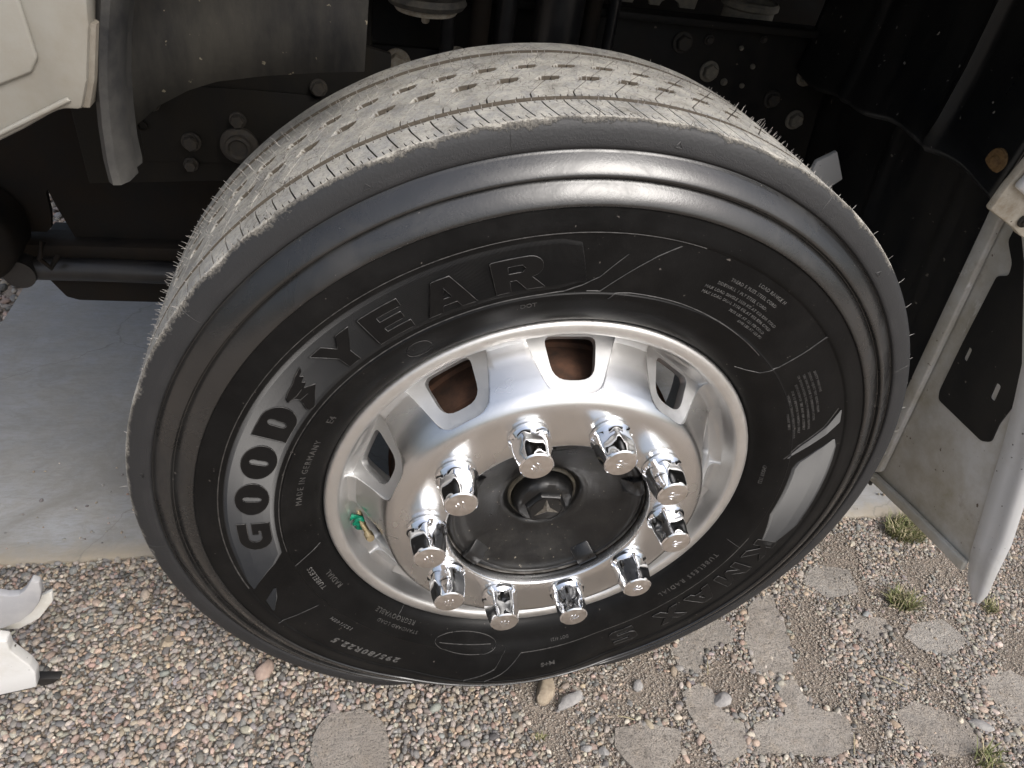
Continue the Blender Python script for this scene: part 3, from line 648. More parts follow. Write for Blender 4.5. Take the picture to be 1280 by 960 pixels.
# finely ribbed bands behind the lettering: ribs run radially, every one modelled
def rib_band(a0, a1, ri, ro, h=.0007, step=.085, amp=.0006, mat='band_rubber'):
    n = int(abs(a1 - a0) / step); A = np.linspace(a0, a1, n); nr = 8; V, F = [], []
    for k in range(nr + 1):
        r = np.array([ri(a) + (ro(a) - ri(a)) * k / nr for a in A]); hh = h + amp * (np.arange(n) % 2)
        if k in (0, nr): hh = np.full(n, -.0008)
        V.append(sw(A, r, hh))
    V = np.concatenate(V)
    for k in range(nr):
        for i in range(n - 1): F.append((k * n + i, k * n + i + 1, (k + 1) * n + i + 1, (k + 1) * n + i))
    return mesh('letter_band', V, F, mat, tyre, None, smooth=False)
def pw(*p): p = sorted(p); xs_, ys_ = zip(*p); return lambda a: float(np.interp(a, xs_, ys_))
rib_band(92.5, 199, pw((199, .418), (196, .395), (193, .372), (190, .3575), (187, .3565), (97, .3565), (92.5, .366)), pw((199, .421), (197, .4235), (193, .4235), (97, .4235), (94, .418), (92.5, .372)))
rib_band(17.0, 345, pw((17, .410), (15, .385), (12, .357), (10, .3565), (345 - 360, .3565)), pw((17, .4155), (14, .4225), (10, .4235), (-15, .4235))) if False else rib_band(-16, 17.2, pw((17.2, .412), (15, .388), (12, .362), (10, .3565), (-6, .3565), (-16, .380)), pw((17.2, .4150), (15, .4215), (11, .4235), (-9, .4235), (-16, .405)))
rib_band(14.2, 24.8, pw((14.2, .3465), (17.5, .364), (21.5, .398), (24.8, .4195)), pw((14.2, .3500), (17.5, .386), (19.2, .4035), (21.5, .4215), (24.8, .4215)))
rib_band(200.5, 207, pw((200.5, .392), (203.5, .400), (207, .4185)), pw((200.5, .397), (203.5, .4200), (207, .4225)))
lines = [
 [(198.6, .4262), (193, .4262), (150, .4262), (120, .4262), (100, .4262), (75, .4255)],
 [(190, .3545), (170, .3545), (130, .3545), (100, .3545), (96.1, .3560), (93, .363), (90.2, .374), (86.6, .403)],
 [(92.1, .3550), (89.6, .3550), (85.1, .384), (82, .404), (78.8, .421)],
 [(87.8, .346), (86.8, .3530), (84, .3550), (73.5, .3550), (60, .3520), (50, .350)],
 [(195.1, .352), (191.4, .312)], [(211, .432), (211, .364)],
 [(267.4, .342), (265, .386), (258.4, .427)], [(271.8, .354), (268, .39), (263.3, .427)], [(271.8, .354), (292, .3540), (322, .3540), (345, .3545)],
 [(49.8, .318), (47.5, .326), (44.9, .337), (43.7, .36), (43.7, .389), (44.0, .427)],
 [(25.5, .417), (21.5, .396), (17.5, .362), (14.0, .3435)], [(342.5, .324), (341.2, .355)], [(232, .300), (231.5, .318)],
]
mesh('sidewall_line', *join([ridge_line(l, .0009, .0013) for l in lines]), 'worn_edge_rubber', tyre, None)
ov = [(255.5 + 9.0 * math.cos(t), .337 + .0205 * math.sin(t)) for t in np.linspace(0, 2 * math.pi, 40)]
for rl in (join([ridge_line(ov, .0008, .0010), ridge_line([(248, .341), (263, .336)], .0008, .001)]), ridge_line([(124.5 + 2.6 * math.cos(t), .333 + .011 * math.sin(t)) for t in np.linspace(0, 2 * math.pi, 30)], .0006, .0008)): mesh('sidewall_mark', *rl, 'worn_edge_rubber', tyre, None)
# triangle marks and mould seams on the shoulder
tri = []
for a in (118.5, 83.6, 46.5, 6, 172):
    tri.append(ridge_line([(a - .45, .5125), (a + .45, .5125), (a, .5185)], .0006, .0009, True))
for a in (102.4, 144.5, 61.5, 26, 187): tri.append(ridge_line([(a, .5050), (a + .15, .5150), (a, .5300)], .0005, .0007))
for t_ in tri: mesh('wear_mark', *t_, 'worn_edge_rubber', tyre, None)
side_text('295/80R22.5', 232.5, .3985, .0185, offset=.0006, space=1.35)
side_text('152/148M', 220.5, .3665, .0095, space=1.25)
side_text('TUBELESS', 202.0, .3345, .0105, space=1.2); side_text('RADIAL', 205.5, .3175, .0105, space=1.2, mat='worn_edge_rubber')
side_text('REGROOVABLE', 231.0, .3145, .0100, space=1.15, mat='worn_edge_rubber'); side_text('STANDARD LOAD', 233.5, .3285, .0085, space=1.15, mat='worn_edge_rubber')
side_text('MADE IN GERMANY', 165.5, .3270, .0105, space=1.3, mat='worn_edge_rubber'); side_text('E4', 149, .3290, .012, mat='worn_edge_rubber')
side_text('TUBELESS RADIAL', 325.5, .3270, .0115, space=1.4, mat='worn_edge_rubber'); side_text('DOT', 102.5, .3400, .0085, mat='worn_edge_rubber')
side_text('DOT 4123', 283, .3370, .007, mat='worn_edge_rubber'); side_text('M+S', 279, .384, .014, mat='worn_edge_rubber', offset=.0004)
side_text('GMX18 3523', 8, .319, .007, mat='worn_edge_rubber')
for t_, a_, r_, s_ in (('LOAD RANGE H', 59.5, .4115, .0062), ('TREAD 5 PLIES STEEL CORD', 62.5, .4020, .0056), ('SIDEWALL 1 PLY STEEL CORD', 64.0, .3930, .0054), ('MAX LOAD SINGLE 3550 KG AT 850 KPA COLD', 62.5, .3845, .0052), ('MAX LOAD DUAL 3150 KG AT 850 KPA COLD', 62.5, .3775, .0052), ('7830 LBS AT 123 PSI COLD', 59, .3700, .0050), ('6940 LBS AT 123 PSI', 57, .3640, .0048)):
    side_text(t_, a_, r_, s_, space=1.12)
for i, t_ in enumerate(('SAFETY WARNING', 'SERIOUS INJURY MAY RESULT FROM', 'TIRE FAILURE DUE TO UNDERINFLATION', 'OR OVERLOADING FOLLOW OWNERS MANUAL', 'EXPLOSION OF TIRE AND RIM ASSEMBLY', 'DUE TO IMPROPER MOUNTING ONLY', 'SPECIALLY TRAINED PERSONS SHOULD', 'MOUNT TIRES')):
    side_text(t_, 33.5 - 1.0 * i + (1.5 if i == 0 else 0), .3940 - .0068 * i, .0046, mat='worn_edge_rubber', space=1.1)

# ---- wheel rim -------------------------------------------------
rp = [(.1405, -.028), (.1405, -.0405), (.1420, -.0428), (.1445, -.0437), (.165, -.0437), (.190, -.0437), (.199, -.0435), (.2070, -.0424), (.2140, -.0394), (.2195, -.0346), (.2240, -.0280),
      (.2330, -.0105), (.2430, .0060), (.2520, .0190), (.2580, .0255), (.2635, .0295), (.2690, .0300), (.2738, .0268), (.2768, .0195), (.2784, .0120), (.2794, .0055), (.2804, .0018),
      (.2826, -.0006), (.2865, -.0018), (.2945, -.0018), (.2980, -.0006), (.3000, .0022), (.3005, .0075), (.2985, .0130), (.2935, .0165), (.2875, .0210), (.2860, .030), (.2835, .045),
      (.276, .052), (.262, .050), (.249, .040), (.236, .022), (.222, .000), (.209, -.016), (.196, -.0215), (.165, -.0215), (.150, -.0215)]
def turn(prof, seg, closed): V, F = lathe(prof, seg, (0, 0, HW), closed); return V, F
V, F = turn(rp, 240, True); n = len(rp)
mi = [0 if f[0] % n < 14 else (1 if f[0] % n < 22 else (2 if f[0] % n < 30 else 1)) for f in F]
rim = mesh('wheel_rim', V, F, None, truck, 38, mats=['polished_aluminium', 'milled_aluminium', 'flange_aluminium'], mi=mi)
bmn = bmesh.new(); bmn.from_mesh(rim.data); bmesh.ops.recalc_face_normals(bmn, faces=bmn.faces[:]); bmn.to_mesh(rim.data); bmn.free()
def prism(phi, outline, d0, d1):
    """outline in (tangent, slope) metres on the rim cone at angle phi, extruded along its normal from d0 to d1"""
    er = Vector((math.cos(phi), 0, math.sin(phi))); et = Vector((-math.sin(phi), 0, math.cos(phi))); ay = Vector((0, 1, 0))
    S = (er * .5255 + ay * .8508); N = (er * .8508 - ay * .5255); O = er * .2205 + ay * -.0310 + Vector((0, 0, HW)); m = len(outline)
    V = [O + et * t + S * s + N * d0 for t, s in outline] + [O + et * t + S * s + N * d1 for t, s in outline]
    F = [tuple(range(m)), tuple(range(2 * m - 1, m - 1, -1))] + [(i, (i + 1) % m, m + (i + 1) % m, m + i) for i in range(m)]
    return V, F
def rounded(pts, rad, seg=5):
    out = []; n = len(pts)
    for i in range(n):
        p, a, b = Vector(pts[i]), Vector(pts[i - 1]), Vector(pts[(i + 1) % n]); r_ = min(rad[i] if isinstance(rad, (list, tuple)) else rad, (a - p).length * .48, (b - p).length * .48)
        q0, q1 = p + (a - p).normalized() * r_, p + (b - p).normalized() * r_
        for k in range(seg + 1): t = k / seg; out.append(tuple(q0.lerp(p, t).lerp(p.lerp(q1, t), t)))
    return out
pocket = rounded([(-.031, -.003), (.031, -.003), (.044, .032), (.060, .077), (-.060, .077), (-.044, .032)], [.018, .018, .02, .006, .006, .02])
hole = rounded([(-.0255, .0160), (.0255, .0160), (.034, .073), (-.034, .073)], [.020, .020, .012, .012])
angs = [R(18 + 36 * k) for k in range(10)]
def cutter(outline, d0, d1):
    V, F = join([prism(a, outline, d0, d1) for a in angs]); o = mesh('cutter', V, F, None, mats=['polished_aluminium', 'milled_aluminium', 'flange_aluminium'], mi=[1] * len(F), smooth=False)
    b = bmesh.new(); b.from_mesh(o.data); bmesh.ops.recalc_face_normals(b, faces=b.faces[:]); b.to_mesh(o.data); b.free(); return o
cuts = [cutter(pocket, -.0052, .0125), cutter(hole, -.06, .006)]
for c_ in cuts:
    md = rim.modifiers.new('cut', 'BOOLEAN'); md.operation = 'DIFFERENCE'; md.object = c_; md.solver = 'EXACT'
md = rim.modifiers.new('soft', 'BEVEL'); md.width = .0026; md.segments = 3; md.limit_method = 'ANGLE'; md.angle_limit = R(38); md.harden_normals = False
bpy.context.view_layer.update(); dg = bpy.context.evaluated_depsgraph_get(); me2 = bpy.data.meshes.new_from_object(rim.evaluated_get(dg))
rim.modifiers.clear(); rim.data = me2; me2.shade_smooth(); me2.set_sharp_from_angle(angle=R(38))
for c_ in cuts: bpy.data.objects.remove(c_)
print('rim faces', len(me2.polygons))
V, F = turn([(.2870, .040), (.2790, .055), (.2700, .075), (.2640, .110), (.2620, .20), (.275, .23)], 96, False); mesh('rim_barrel', V, F, 'milled_aluminium', rim)

# chrome nut caps on the ten studs
def nut_cap(phi):
    prof = [(.0205, .000), (.0232, -.0015), (.0236, -.0065), (.0222, -.0090), (.0214, -.0120), (.0220, -.0190), (.0216, -.0270), (.0204, -.0350), (.0192, -.0415), (.0186, -.0450), (.0184, -.0465), (.0168, -.0478), (.0140, -.0484), (.0, -.0484)]
    seg = 72; V, F = [], []; n = len(prof)
    for k in range(seg):
        a = 2 * math.pi * k / seg; h6 = (a % (math.pi / 3)) - math.pi / 6
        hexr = math.cos(math.pi / 6) / math.cos(h6)
        for i, (r, y) in enumerate(prof):
            w = np.interp(y, [-.048, -.0455, -.040, -.020, -.0125, -.010], [0, .25, .8, .95, .55, 0]); rr = r * (1 + w * (min(hexr * 1.045, 1.0) - 1)) ; V.append((rr * math.cos(a), y, rr * math.sin(a)))
    for k in range(seg):
        k2 = (k + 1) % seg
        for i in range(n - 1): F.append((k * n + i, k * n + i + 1, k2 * n + i + 1, k2 * n + i))
    fm = ['chrome' for _ in F]; o = mesh('nut_cap', V, F, None, rim, 26, mats=['chrome', 'chrome_worn'], mi=[1 if f[0] % n >= 11 else 0 for f in F])
    return o
c0 = nut_cap(0)
mk = []
for pts in ([(-.006, .002), (-.002, .0045), (.001, .001), (.006, .003)], [(-.005, -.003), (0, -.001), (.006, -.0025)], [(-.002, -.0055), (.003, -.005)]):
    mk.append(tube([(x, -.0484, z) for x, z in pts], .0007, 5))
mkV, mkF = join(mk)
c0.data.name = 'nut_cap'
bm = bmesh.new(); bm.from_mesh(c0.data); off = len(bm.verts); vs = [bm.verts.new(v) for v in mkV]
for f in mkF:
    nf = bm.faces.new([vs[i] for i in f]); nf.material_index = 0; nf.smooth = True
bm.to_mesh(c0.data); bm.free()
for k in range(10):
    o = c0 if k == 0 else c0.copy()
    if k: C.objects.link(o)
    a = R(36 * k + .2); o.location = (.1675 * math.cos(a), -.0437, HW + .1675 * math.sin(a)); o.rotation_euler = (0, R(17 * k + rng.uniform(-8, 8)), 0); o.scale = (1.14, 1.04, 1.14); o.parent = rim
# valve with its green cap in the lower left hand hole
a = R(194); er = Vector((math.cos(a), 0, math.sin(a))); et = Vector((-math.sin(a), 0, math.cos(a))); O = Vector((0, 0, HW))
p0 = O + er * .262 + et * -.010 + Vector((0, .045, 0))
mesh('valve_stem', *tube([p0, O + er * .256 + Vector((0, .018, 0)), O + er * .249 + Vector((0, .000, 0))], .0042, 12), 'brass', rim)
mesh('valve_cap', *tube([O + er * .2495 + Vector((0, .001, 0)), O + er * .2470 + Vector((0, -.006, 0)), O + er * .2455 + et * -.001 + Vector((0, -.010, 0))], .0062, 10, taper=(1, 1.05, .85)), 'brass', rim)
V, F = [], []
rb = rng.normal(0, .0012, (2, 9))
for j, tt in enumerate(np.linspace(-.017, .013, 9)):
    for d in (-.0065, .0065): V.append(O + er * (.262 + .003 * math.sin(j * 1.7) + d) + et * (tt) + Vector((0, .022 + .004 * math.sin(j * 2.3 + d * 300), 0)))
F = [(2 * j, 2 * j + 1, 2 * j + 3, 2 * j + 2) for j in range(8)]
bmv = mesh('valve_tag', V, F, 'green_plastic', rim); sm = bmv.modifiers.new('thick', 'SOLIDIFY'); sm.thickness = .0035

# ---- hub -------------------------------------------------------
hp_ = smooth_prof([(.1395, -.010), (.1395, -.0205), (.1372, -.0248), (.1330, -.0262), (.1285, -.0258), (.1240, -.0228), (.1195, -.0205), (.110, -.0170), (.095, -.0105), (.080, -.0045), (.0665, .0008), (.0590, .0028), (.0545, .0060), (.0520, .0100), (.0495, .0120)], 3)
V, F = turn(hp_, 128, False); hub = mesh('hub', V, F, 'hub_paint', truck, 50)
V, F = turn([(.0500, .0125), (.0485, .0080), (.0470, .0068), (.0455, .0075), (.0435, .0125)], 72, False); mesh('hub_seal', V, F, 'hub_dust', hub)
def capsec():
    prof = [(.0430, .014), (.0430, .004), (.0422, -.0020), (.0402, -.0070), (.0372, -.0112), (.0335, -.0138), (.0295, -.0152), (.0280, -.0205), (.0262, -.0222), (.0, -.0222)]
    seg = 96; V, F = [], []; n = len(prof)
    for k in range(seg):
        a = 2 * math.pi * k / seg; h6 = ((a + R(8)) % (math.pi / 3)) - math.pi / 6; hexr = math.cos(math.pi / 6) / math.cos(h6)
        for r, y in prof:
            w = float(np.interp(y, [-.0222, -.0200, -.0145, -.0120], [.95, 1, .9, 0])); rr = r * (1 + w * (hexr * 1.03 - 1)); V.append((rr * math.cos(a), y, rr * math.sin(a) + HW))
    for k in range(seg):
        k2 = (k + 1) % seg
        for i in range(n - 1): F.append((k * n + i, k * n + i + 1, k2 * n + i + 1, k2 * n + i))
    return V, F
mesh('hub_cap', *capsec(), 'hub_paint', hub, 30)
# three pointed star moulded on the cap
V, F = [], []; ct = (0, -.0262, HW); V.append(ct)
for k in range(3):
    b = R(98 + 120 * k); V += [(.0205 * math.cos(b), -.0226, HW + .0205 * math.sin(b)), (.0058 * math.cos(b + R(60)), -.0226, HW + .0058 * math.sin(b + R(60)))]
F = [(0, 1 + i, 1 + (i + 1) % 6) for i in range(6)]; mesh('star_emblem', V, F, 'star_metal', hub, smooth=False)
V, F = turn([(.0236, -.0221), (.0232, -.0232), (.0222, -.0232), (.0217, -.0221)], 48, False); mesh('emblem_ring', V, F, 'hub_paint', hub)
# cast lugs on the hub rim
for a in (222, 306, 20, 152, 88):
    a = R(a); er = Vector((math.cos(a), 0, math.sin(a))); et = Vector((-math.sin(a), 0, math.cos(a))); O = Vector((0, 0, HW)); bm = bmesh.new()
    pr = [(.1385, -.018), (.1385, -.0315), (.1330, -.0335), (.1240, -.0310), (.1080, -.0165)]
    slab(bm, [O + er * r + et * -.015 + Vector((0, y, 0)) for r, y in pr], et * .030, .0025); bobj('hub_lug', bm, 'hub_paint', hub, 30)
V, F = turn([(.1405, -.026), (.1402, -.010), (.1402, .006)], 120, False); mesh('bore_ring', V, F, 'bore_metal', hub)
V, F = turn([(.10, .010), (.195, .010), (.206, .016), (.208, .03), (.208, .075), (.212, .08), (.212, .09), (.208, .095), (.208, .20), (.15, .205)], 96, False); mesh('brake_drum', V, F, 'rust', truck, 30)

# ---- bodywork above and in front of the wheel -------------------
WP = [(-.80,.846),(-.60,.952),(-.535,.984),(-.515,.995),(-.492,1.009),(-.483,1.013),(-.469,1.013),(-.460,1.037),(-.450,1.078),(-.446,1.105),(-.43,1.17),(-.34,1.31),(-.17,1.40),(.05,1.42),(.28,1.36),(.44,1.24),(.56,1.02),(.60,.99),(1.3,.99),(1.3,3.0),(-1.0,3.0),(-1.0,.745)]
bm = bmesh.new(); slab(bm, [(x, -.032, z) for x, z in WP], (0, .03, 0), .004); bobj('body_panel', bm, 'white_paint_shaded', truck, 30)
bm = bmesh.new(); slab(bm, [(-.470, -.028, 1.014), (-.462, -.028, 1.036), (-.452, -.028, 1.078), (-.452, .05, 1.076), (-.462, .05, 1.034), (-.470, .05, 1.012)], (.006, 0, 0), .001); bobj('panel_return', bm, 'return_paint', truck)
bm = bmesh.new(); slab(bm, [(-.80, -.036, .918), (-.53, -.036, 1.026), (-.497, -.036, 1.041), (-.490, -.036, 1.052), (-.492, -.036, 1.09), (-.50, -.036, 1.14), (-.80, -.036, 1.14)], (0, .0045, 0), .0032, 4); bobj('panel_swage', bm, 'white_paint_shaded', truck, 30)
bm = bmesh.new(); slab(bm, [(-.80, -.0355, .862), (-.535, -.0355, .992), (-.477, -.0355, 1.024), (-.474, -.0355, 1.021), (-.535, -.0355, .988), (-.80, -.0355, .857)], (0, .004, 0), .0016, 3); bobj('panel_crease', bm, 'white_paint_shaded', truck, 30)
# cab roof, back and front: the body keeps the wheel house in shade
bm = bmesh.new(); box(bm, -1.0, 1.3, .02, 2.35, 1.36, 3.0, .05); bobj('cab', bm, 'white_paint_shaded', truck)
# rubber edge of the mudguard, and the liner behind it
path_o = [(-.36, 1.22), (-.42, 1.15), (-.4455, 1.093), (-.4545, 1.058), (-.4605, 1.028), (-.4645, .995), (-.4665, .966), (-.466, .945)]
V, F = [], []; m = len(path_o)
for x, z in path_o:
    for dx, y in ((-.004, .012), (-.001, -.013), (.004, -.020), (.010, -.019), (.0155, -.010), (.0185, .008), (.0150, .020), (.0175, .030), (.0150, .042), (.002, .045)): V.append((x + dx, y, z))
for i in range(m - 1):
    for k in range(10): k2 = (k + 1) % 10; F.append((i * 10 + k, i * 10 + k2, (i + 1) * 10 + k2, (i + 1) * 10 + k))
F += [tuple(range(10)), tuple(range(len(V) - 1, len(V) - 11, -1))]
mesh('mudguard_edge', V, F, 'edge_rubber', truck, 45)
LE = [(-.479,.944),(-.470,.955),(-.445,.972),(-.417,.985),(-.390,.994),(-.344,1.003),(-.290,1.011),(-.246,1.016)]
V, F = [], []; zt = [1.30, 1.30, 1.31, 1.32, 1.33, 1.34, 1.35, 1.35]; yo = [.045, .075, .105, .118, .122, .122, .12, .118]
for (x, z), y in zip(LE, yo):
    for k in range(7): t = k / 6; V.append((x + .02 * t, y + .004 * math.sin(3 * t), z + (1.34 - z) * t))
for i in range(7):
    for k in range(6): F.append((i * 7 + k, i * 7 + k + 1, (i + 1) * 7 + k + 1, (i + 1) * 7 + k))
o = mesh('mudguard_liner', V, F, 'liner_plastic', truck, 60); md = o.modifiers.new('thick', 'SOLIDIFY'); md.thickness = .004; md.offset = 0
# ---- chassis ---------------------------------------------------
bm = bmesh.new(); box(bm, -1.0, 1.4, .72, .73, .62, .985, .002); box(bm, -1.0, 1.4, .68, .72, .972, .985, .003); rail = bobj('frame_rail', bm, 'chassis_steel', truck)
bm = bmesh.new(); slab(bm, [(-.66, .50, .70), (-.30, .50, .727), (-.20, .50, .76), (-.20, .50, .93), (-.30, .50, .95), (-.66, .50, .95)], (0, .012, 0), .003)
plate = bobj('mounting_plate', bm, 'plate_steel', truck)
bm = bmesh.new(); slab(bm, rounded([(-.56, .4955, .87), (-.56, .4955, .73), (-.30, .4955, .74), (-.30, .4955, .865), (-.335, .4955, .868)], .012) if False else [(-.57, .4955, .862), (-.40, .4955, .864), (-.318, .4955, .862), (-.300, .4955, .850), (-.290, .4955, .755), (-.57, .4955, .742)], (0, .006, 0), .002); bobj('cover_plate', bm, 'plate_steel', plate)
def bolt_mesh(rw, rh, h, seg=6):
    V, F = [], []
    v1, f1 = lathe([(rw, 0), (rw, -.003), (rw * .93, -.0042), (0.0, -.0042)], 28); v2, f2 = lathe([(rh, -.004), (rh, -.004 - h * .8), (rh * .86, -.004 - h), (0.0, -.004 - h)], 6); return join([(v1, f1), (v2, f2)])
def bolt(x, y, z, rw, rh, h, mat, parent, rot=None):
    o = mesh('bolt', *bolt_mesh(rw, rh, h), mat, parent, 30); o.location = (x, y, z); o.rotation_euler = rot or (0, rng.uniform(0, 1), 0); return o
for x, z, rw, rh in ((-.499,.780,.0145,.0115), (-.504,.744,.011,.009), (-.428,.818,.0125,.010), (-.307,.875,.013,.0105), (-.545,.835,.011,.009)): bolt(x, .4945, z, rw, rh, .010, 'dark_bolt', plate)
V, F = lathe([(.028, 0), (.028, -.008), (.024, -.012), (.020, -.013), (.019, -.020), (.015, -.022), (.012, -.018), (0, -.018)], 32); o = mesh('pivot_bush', V, F, 'dark_bolt', plate, 35); o.location = (-.429, .494, .780)
V, F = lathe([(.008, 0), (.0075, -.002), (.006, -.002), (.006, .006), (0, .006)], 20); o = mesh('plate_hole', V, F, 'underbody', plate); o.location = (-.565, .4945, .800)
for x, z, m_, s in ((-.182,.870,'pale_washer',1.25), (-.080,.882,'pale_washer',1.25), (.418,.889,'bolt_steel',1), (.625,.896,'bolt_steel',1), (.635,.810,'bolt_steel',1), (.744,.793,'bolt_steel',.95), (.349,.936,'dark_bolt',1), (.569,.847,'dark_bolt',.9), (.51,.955,'dark_bolt',.35), (.455,.872,'bolt_steel',.35), (.470,.936,'bolt_steel',.22), (.40,.945,'dark_bolt',.5), (.748,.774,'bolt_steel',.7), (.505,.905,'bolt_steel',.25), (.495,.868,'bolt_steel',.25)):
    bolt(x, .668 if x < 0 else .718, z, .0195 * s, .0145 * s, .012 * s, m_, rail)
bm = bmesh.new(); box(bm, -.235, -.03, .670, .684, .60, .897, .004); bobj('rail_bracket', bm, 'chassis_steel', rail)
bm = bmesh.new(); box(bm, -.255, -.225, .60, .69, .70, 1.3, .006); bobj('upright', bm, 'chassis_steel', truck)
# scalloped bracket and exhaust flange above the rail
sc_pts = [(.21, 1.10), (.21, .988), (.236, .988)] + [(.262 + .017 * math.cos(R(t)), .988 + .012 * math.sin(R(t))) for t in range(180, -1, -30)] + [(.290, .988)] + [(.318 + .020 * math.cos(R(t)), .988 + .013 * math.sin(R(t))) for t in range(180, -1, -30)] + [(.368, .988), (.374, 1.03), (.352, 1.028), (.335, 1.016), (.315, 1.010), (.290, 1.010), (.272, 1.020), (.262, 1.035), (.25, 1.10)]
bm = bmesh.new(); slab(bm, [(x, .745, z) for x, z in sc_pts], (0, .008, 0), 0); bobj('scalloped_bracket', bm, 'bolt_steel', truck, 30)
o = mesh('exhaust_flange', *lathe([(.052, .0), (.056, .004), (.056, .012), (.050, .016), (.048, .2)], 40), 'bolt_steel', truck); o.location = (.505, .80, 1.005); o.rotation_euler = (R(-90), 0, 0)
# air bag with its stud, struts
V, F = lathe([(r, y) for r, y in ((.0, .0), (.030, .001), (.044, .004), (.047, .008), (.045, .011), (.055, .013), (.060, .020), (.056, .028), (.064, .034), (.070, .045), (.064, .056), (.070, .066), (.068, .15))], 40)
bag = mesh('air_bag', V, F, None, truck, 30, mats=['bag_rubber', 'pale_washer'], mi=[1 if f[0] % 13 < 4 else 0 for f in F]); bag.location = (-.150, .52, .985); bag.rotation_euler = (R(90), 0, 0)
mesh('stud', *tube([(0, .002, 0), (0, -.010, 0), (0, -.0125, 0)], .006, 8, taper=(1, 1, .7)), 'pale_washer', bag)
for (x0, x1, y, r, m_) in ((-.105, -.100, .63, .012, 'tube_steel'), (-.045, -.060, .62, .016, 'underbody'), (-.002, -.012, .64, .018, 'tube_steel'), (.075, .070, .60, .040, 'tube_steel'), (.150, .122, .63, .014, 'underbody'), (.185, .185, .66, .010, 'tube_steel')):
    mesh('strut', *tube([(x1, y, .45), (x0, y, 1.35)], r, 20), m_, truck)
# cross members, tie rod and tank low down on the left
bm = bmesh.new(); slab(bm, [(-.605, .70, .497), (-.700, .70, .497), (-.776, .70, .497), (-.7935, .70, .560), (-.800, .70, .592), (-.804, .70, .585), (-.806, .70, .545), (-.812, .70, .515), (-.822, .70, .505), (-.95, .70, .505), (-1.05, .70, .56), (-1.05, .70, .80), (-.2, .70, .80), (-.2, .70, .497)], (0, .012, 0), 0); bobj('cross_member', bm, 'underbody', truck)
bm = bmesh.new(); box(bm, -.95, -.1, .665, .73, .468, .4965, .004); bobj('axle_beam', bm, 'underbody', truck)
bm = bmesh.new(); slab(bm, [(-.848, .70, .470), (-.845, .70, .402), (-.822, .70, .360), (-.80, .70, .352), (-.665, .70, .3495), (-.10, .70, .345), (-.10, .70, .470)], (0, .11, 0), .004); bobj('axle_skirt', bm, 'underbody', truck)
mesh('tie_rod', *tube([(-1.05, .66, .452), (-.86, .66, .450), (-.72, .655, .452), (-.45, .65, .448), (-.1, .65, .445)], .022, 20), 'tube_steel', truck)
mesh('tie_rod_end', *tube([(-.862, .63, .452), (-.862, .70, .452)], .028, 20), 'tube_steel', truck)
V, F = lathe([(.0, -.01), (.05, -.008), (.078, .003), (.086, .014), (.086, .09), (0, .10)], 40); o = mesh('air_tank', V, F, 'underbody', truck); o.location = (-.928, .60, .530)
mesh('brake_hose', *tube([(-.79, .64, .49), (-.80, .62, .475), (-.81, .61, .50), (-.80, .62, .53)], .005, 8), 'underbody', truck)
bm = bmesh.new(); box(bm, -.80, 1.4, 1.05, 2.2, .36, 1.36, .05); bobj('engine_block', bm, 'underbody', truck)
bm = bmesh.new(); box(bm, -1.0, -.66, .78, .80, .62, 1.36, .01); bobj('inner_skirt', bm, 'underbody', truck)
bm = bmesh.new(); box(bm, -1.0, 1.3, .70, 1.2, 1.20, 1.36, .01); bobj('wheel_house_top', bm, 'underbody', truck)
# ---- rear half of the wheel house, on the right ------------------
V, F = [], []; ysg = np.linspace(.13, .70, 60); zsg = [.0, .01, .05, .12, .22, .34, .46]
for y in ysg:
    bul = .009 * math.exp(-((y - .285) / .009) ** 2) + .008 * math.exp(-((y - .53) / .010) ** 2)
    zb = .911 + .010 * math.sin((y - .13) * 9) + .004 * math.sin(y * 37)
    for i, dz in enumerate(zsg): V.append((.60 - bul - (.012 if i > 0 else .0) * (1 - min(1, dz / .08)) + .02 * dz - .10 * dz * dz, y, zb + dz))
nz_ = len(zsg)
for i in range(len(ysg) - 1):
    for k in range(nz_ - 1): F.append((i * nz_ + k, i * nz_ + k + 1, (i + 1) * nz_ + k + 1, (i + 1) * nz_ + k))
guard = mesh('splash_guard', V, F, 'black_gloss', truck, 60); md = guard.modifiers.new('thick', 'SOLIDIFY'); md.thickness = .005; md.offset = 0
V, F = lathe([(.0, -.007), (.006, -.0068), (.0085, -.0045), (.009, -.0035), (.0165, -.0030), (.0185, -.001), (.0185, .002)], 28); o = mesh('screw', V, F, 'rusty_screw', guard); o.location = (.594, .158, .952); o.rotation_euler = (0, 0, R(-90))
V, F = [], []; ysg = np.linspace(.19, .72, 60); zsg = np.linspace(.27, .99, 16)
for y in ysg:
    for z in zsg: V.append((.678 + .127 * (.9 - z) - .006 * math.exp(-((y - .275) / .008) ** 2) - .005 * math.exp(-((y - .47) / .012) ** 2) + .006 * noise.noise(Vector((y * 6, z * 4, 2))), y, z))
for i in range(len(ysg) - 1):
    for k in range(15): F.append((i * 16 + k, i * 16 + k + 1, (i + 1) * 16 + k + 1, (i + 1) * 16 + k))
o = mesh('splash_flap', V, F, 'flap_rubber', truck, 60); md = o.modifiers.new('thick', 'SOLIDIFY'); md.thickness = .005; md.offset = 0
bm = bmesh.new(); slab(bm, [(.535, .45, .826), (.567, .45, .846), (.600, .45, .797), (.570, .45, .770), (.530, .45, .790)], (0, .01, 0), .002); bobj('white_tab', bm, 'lip_paint', truck)
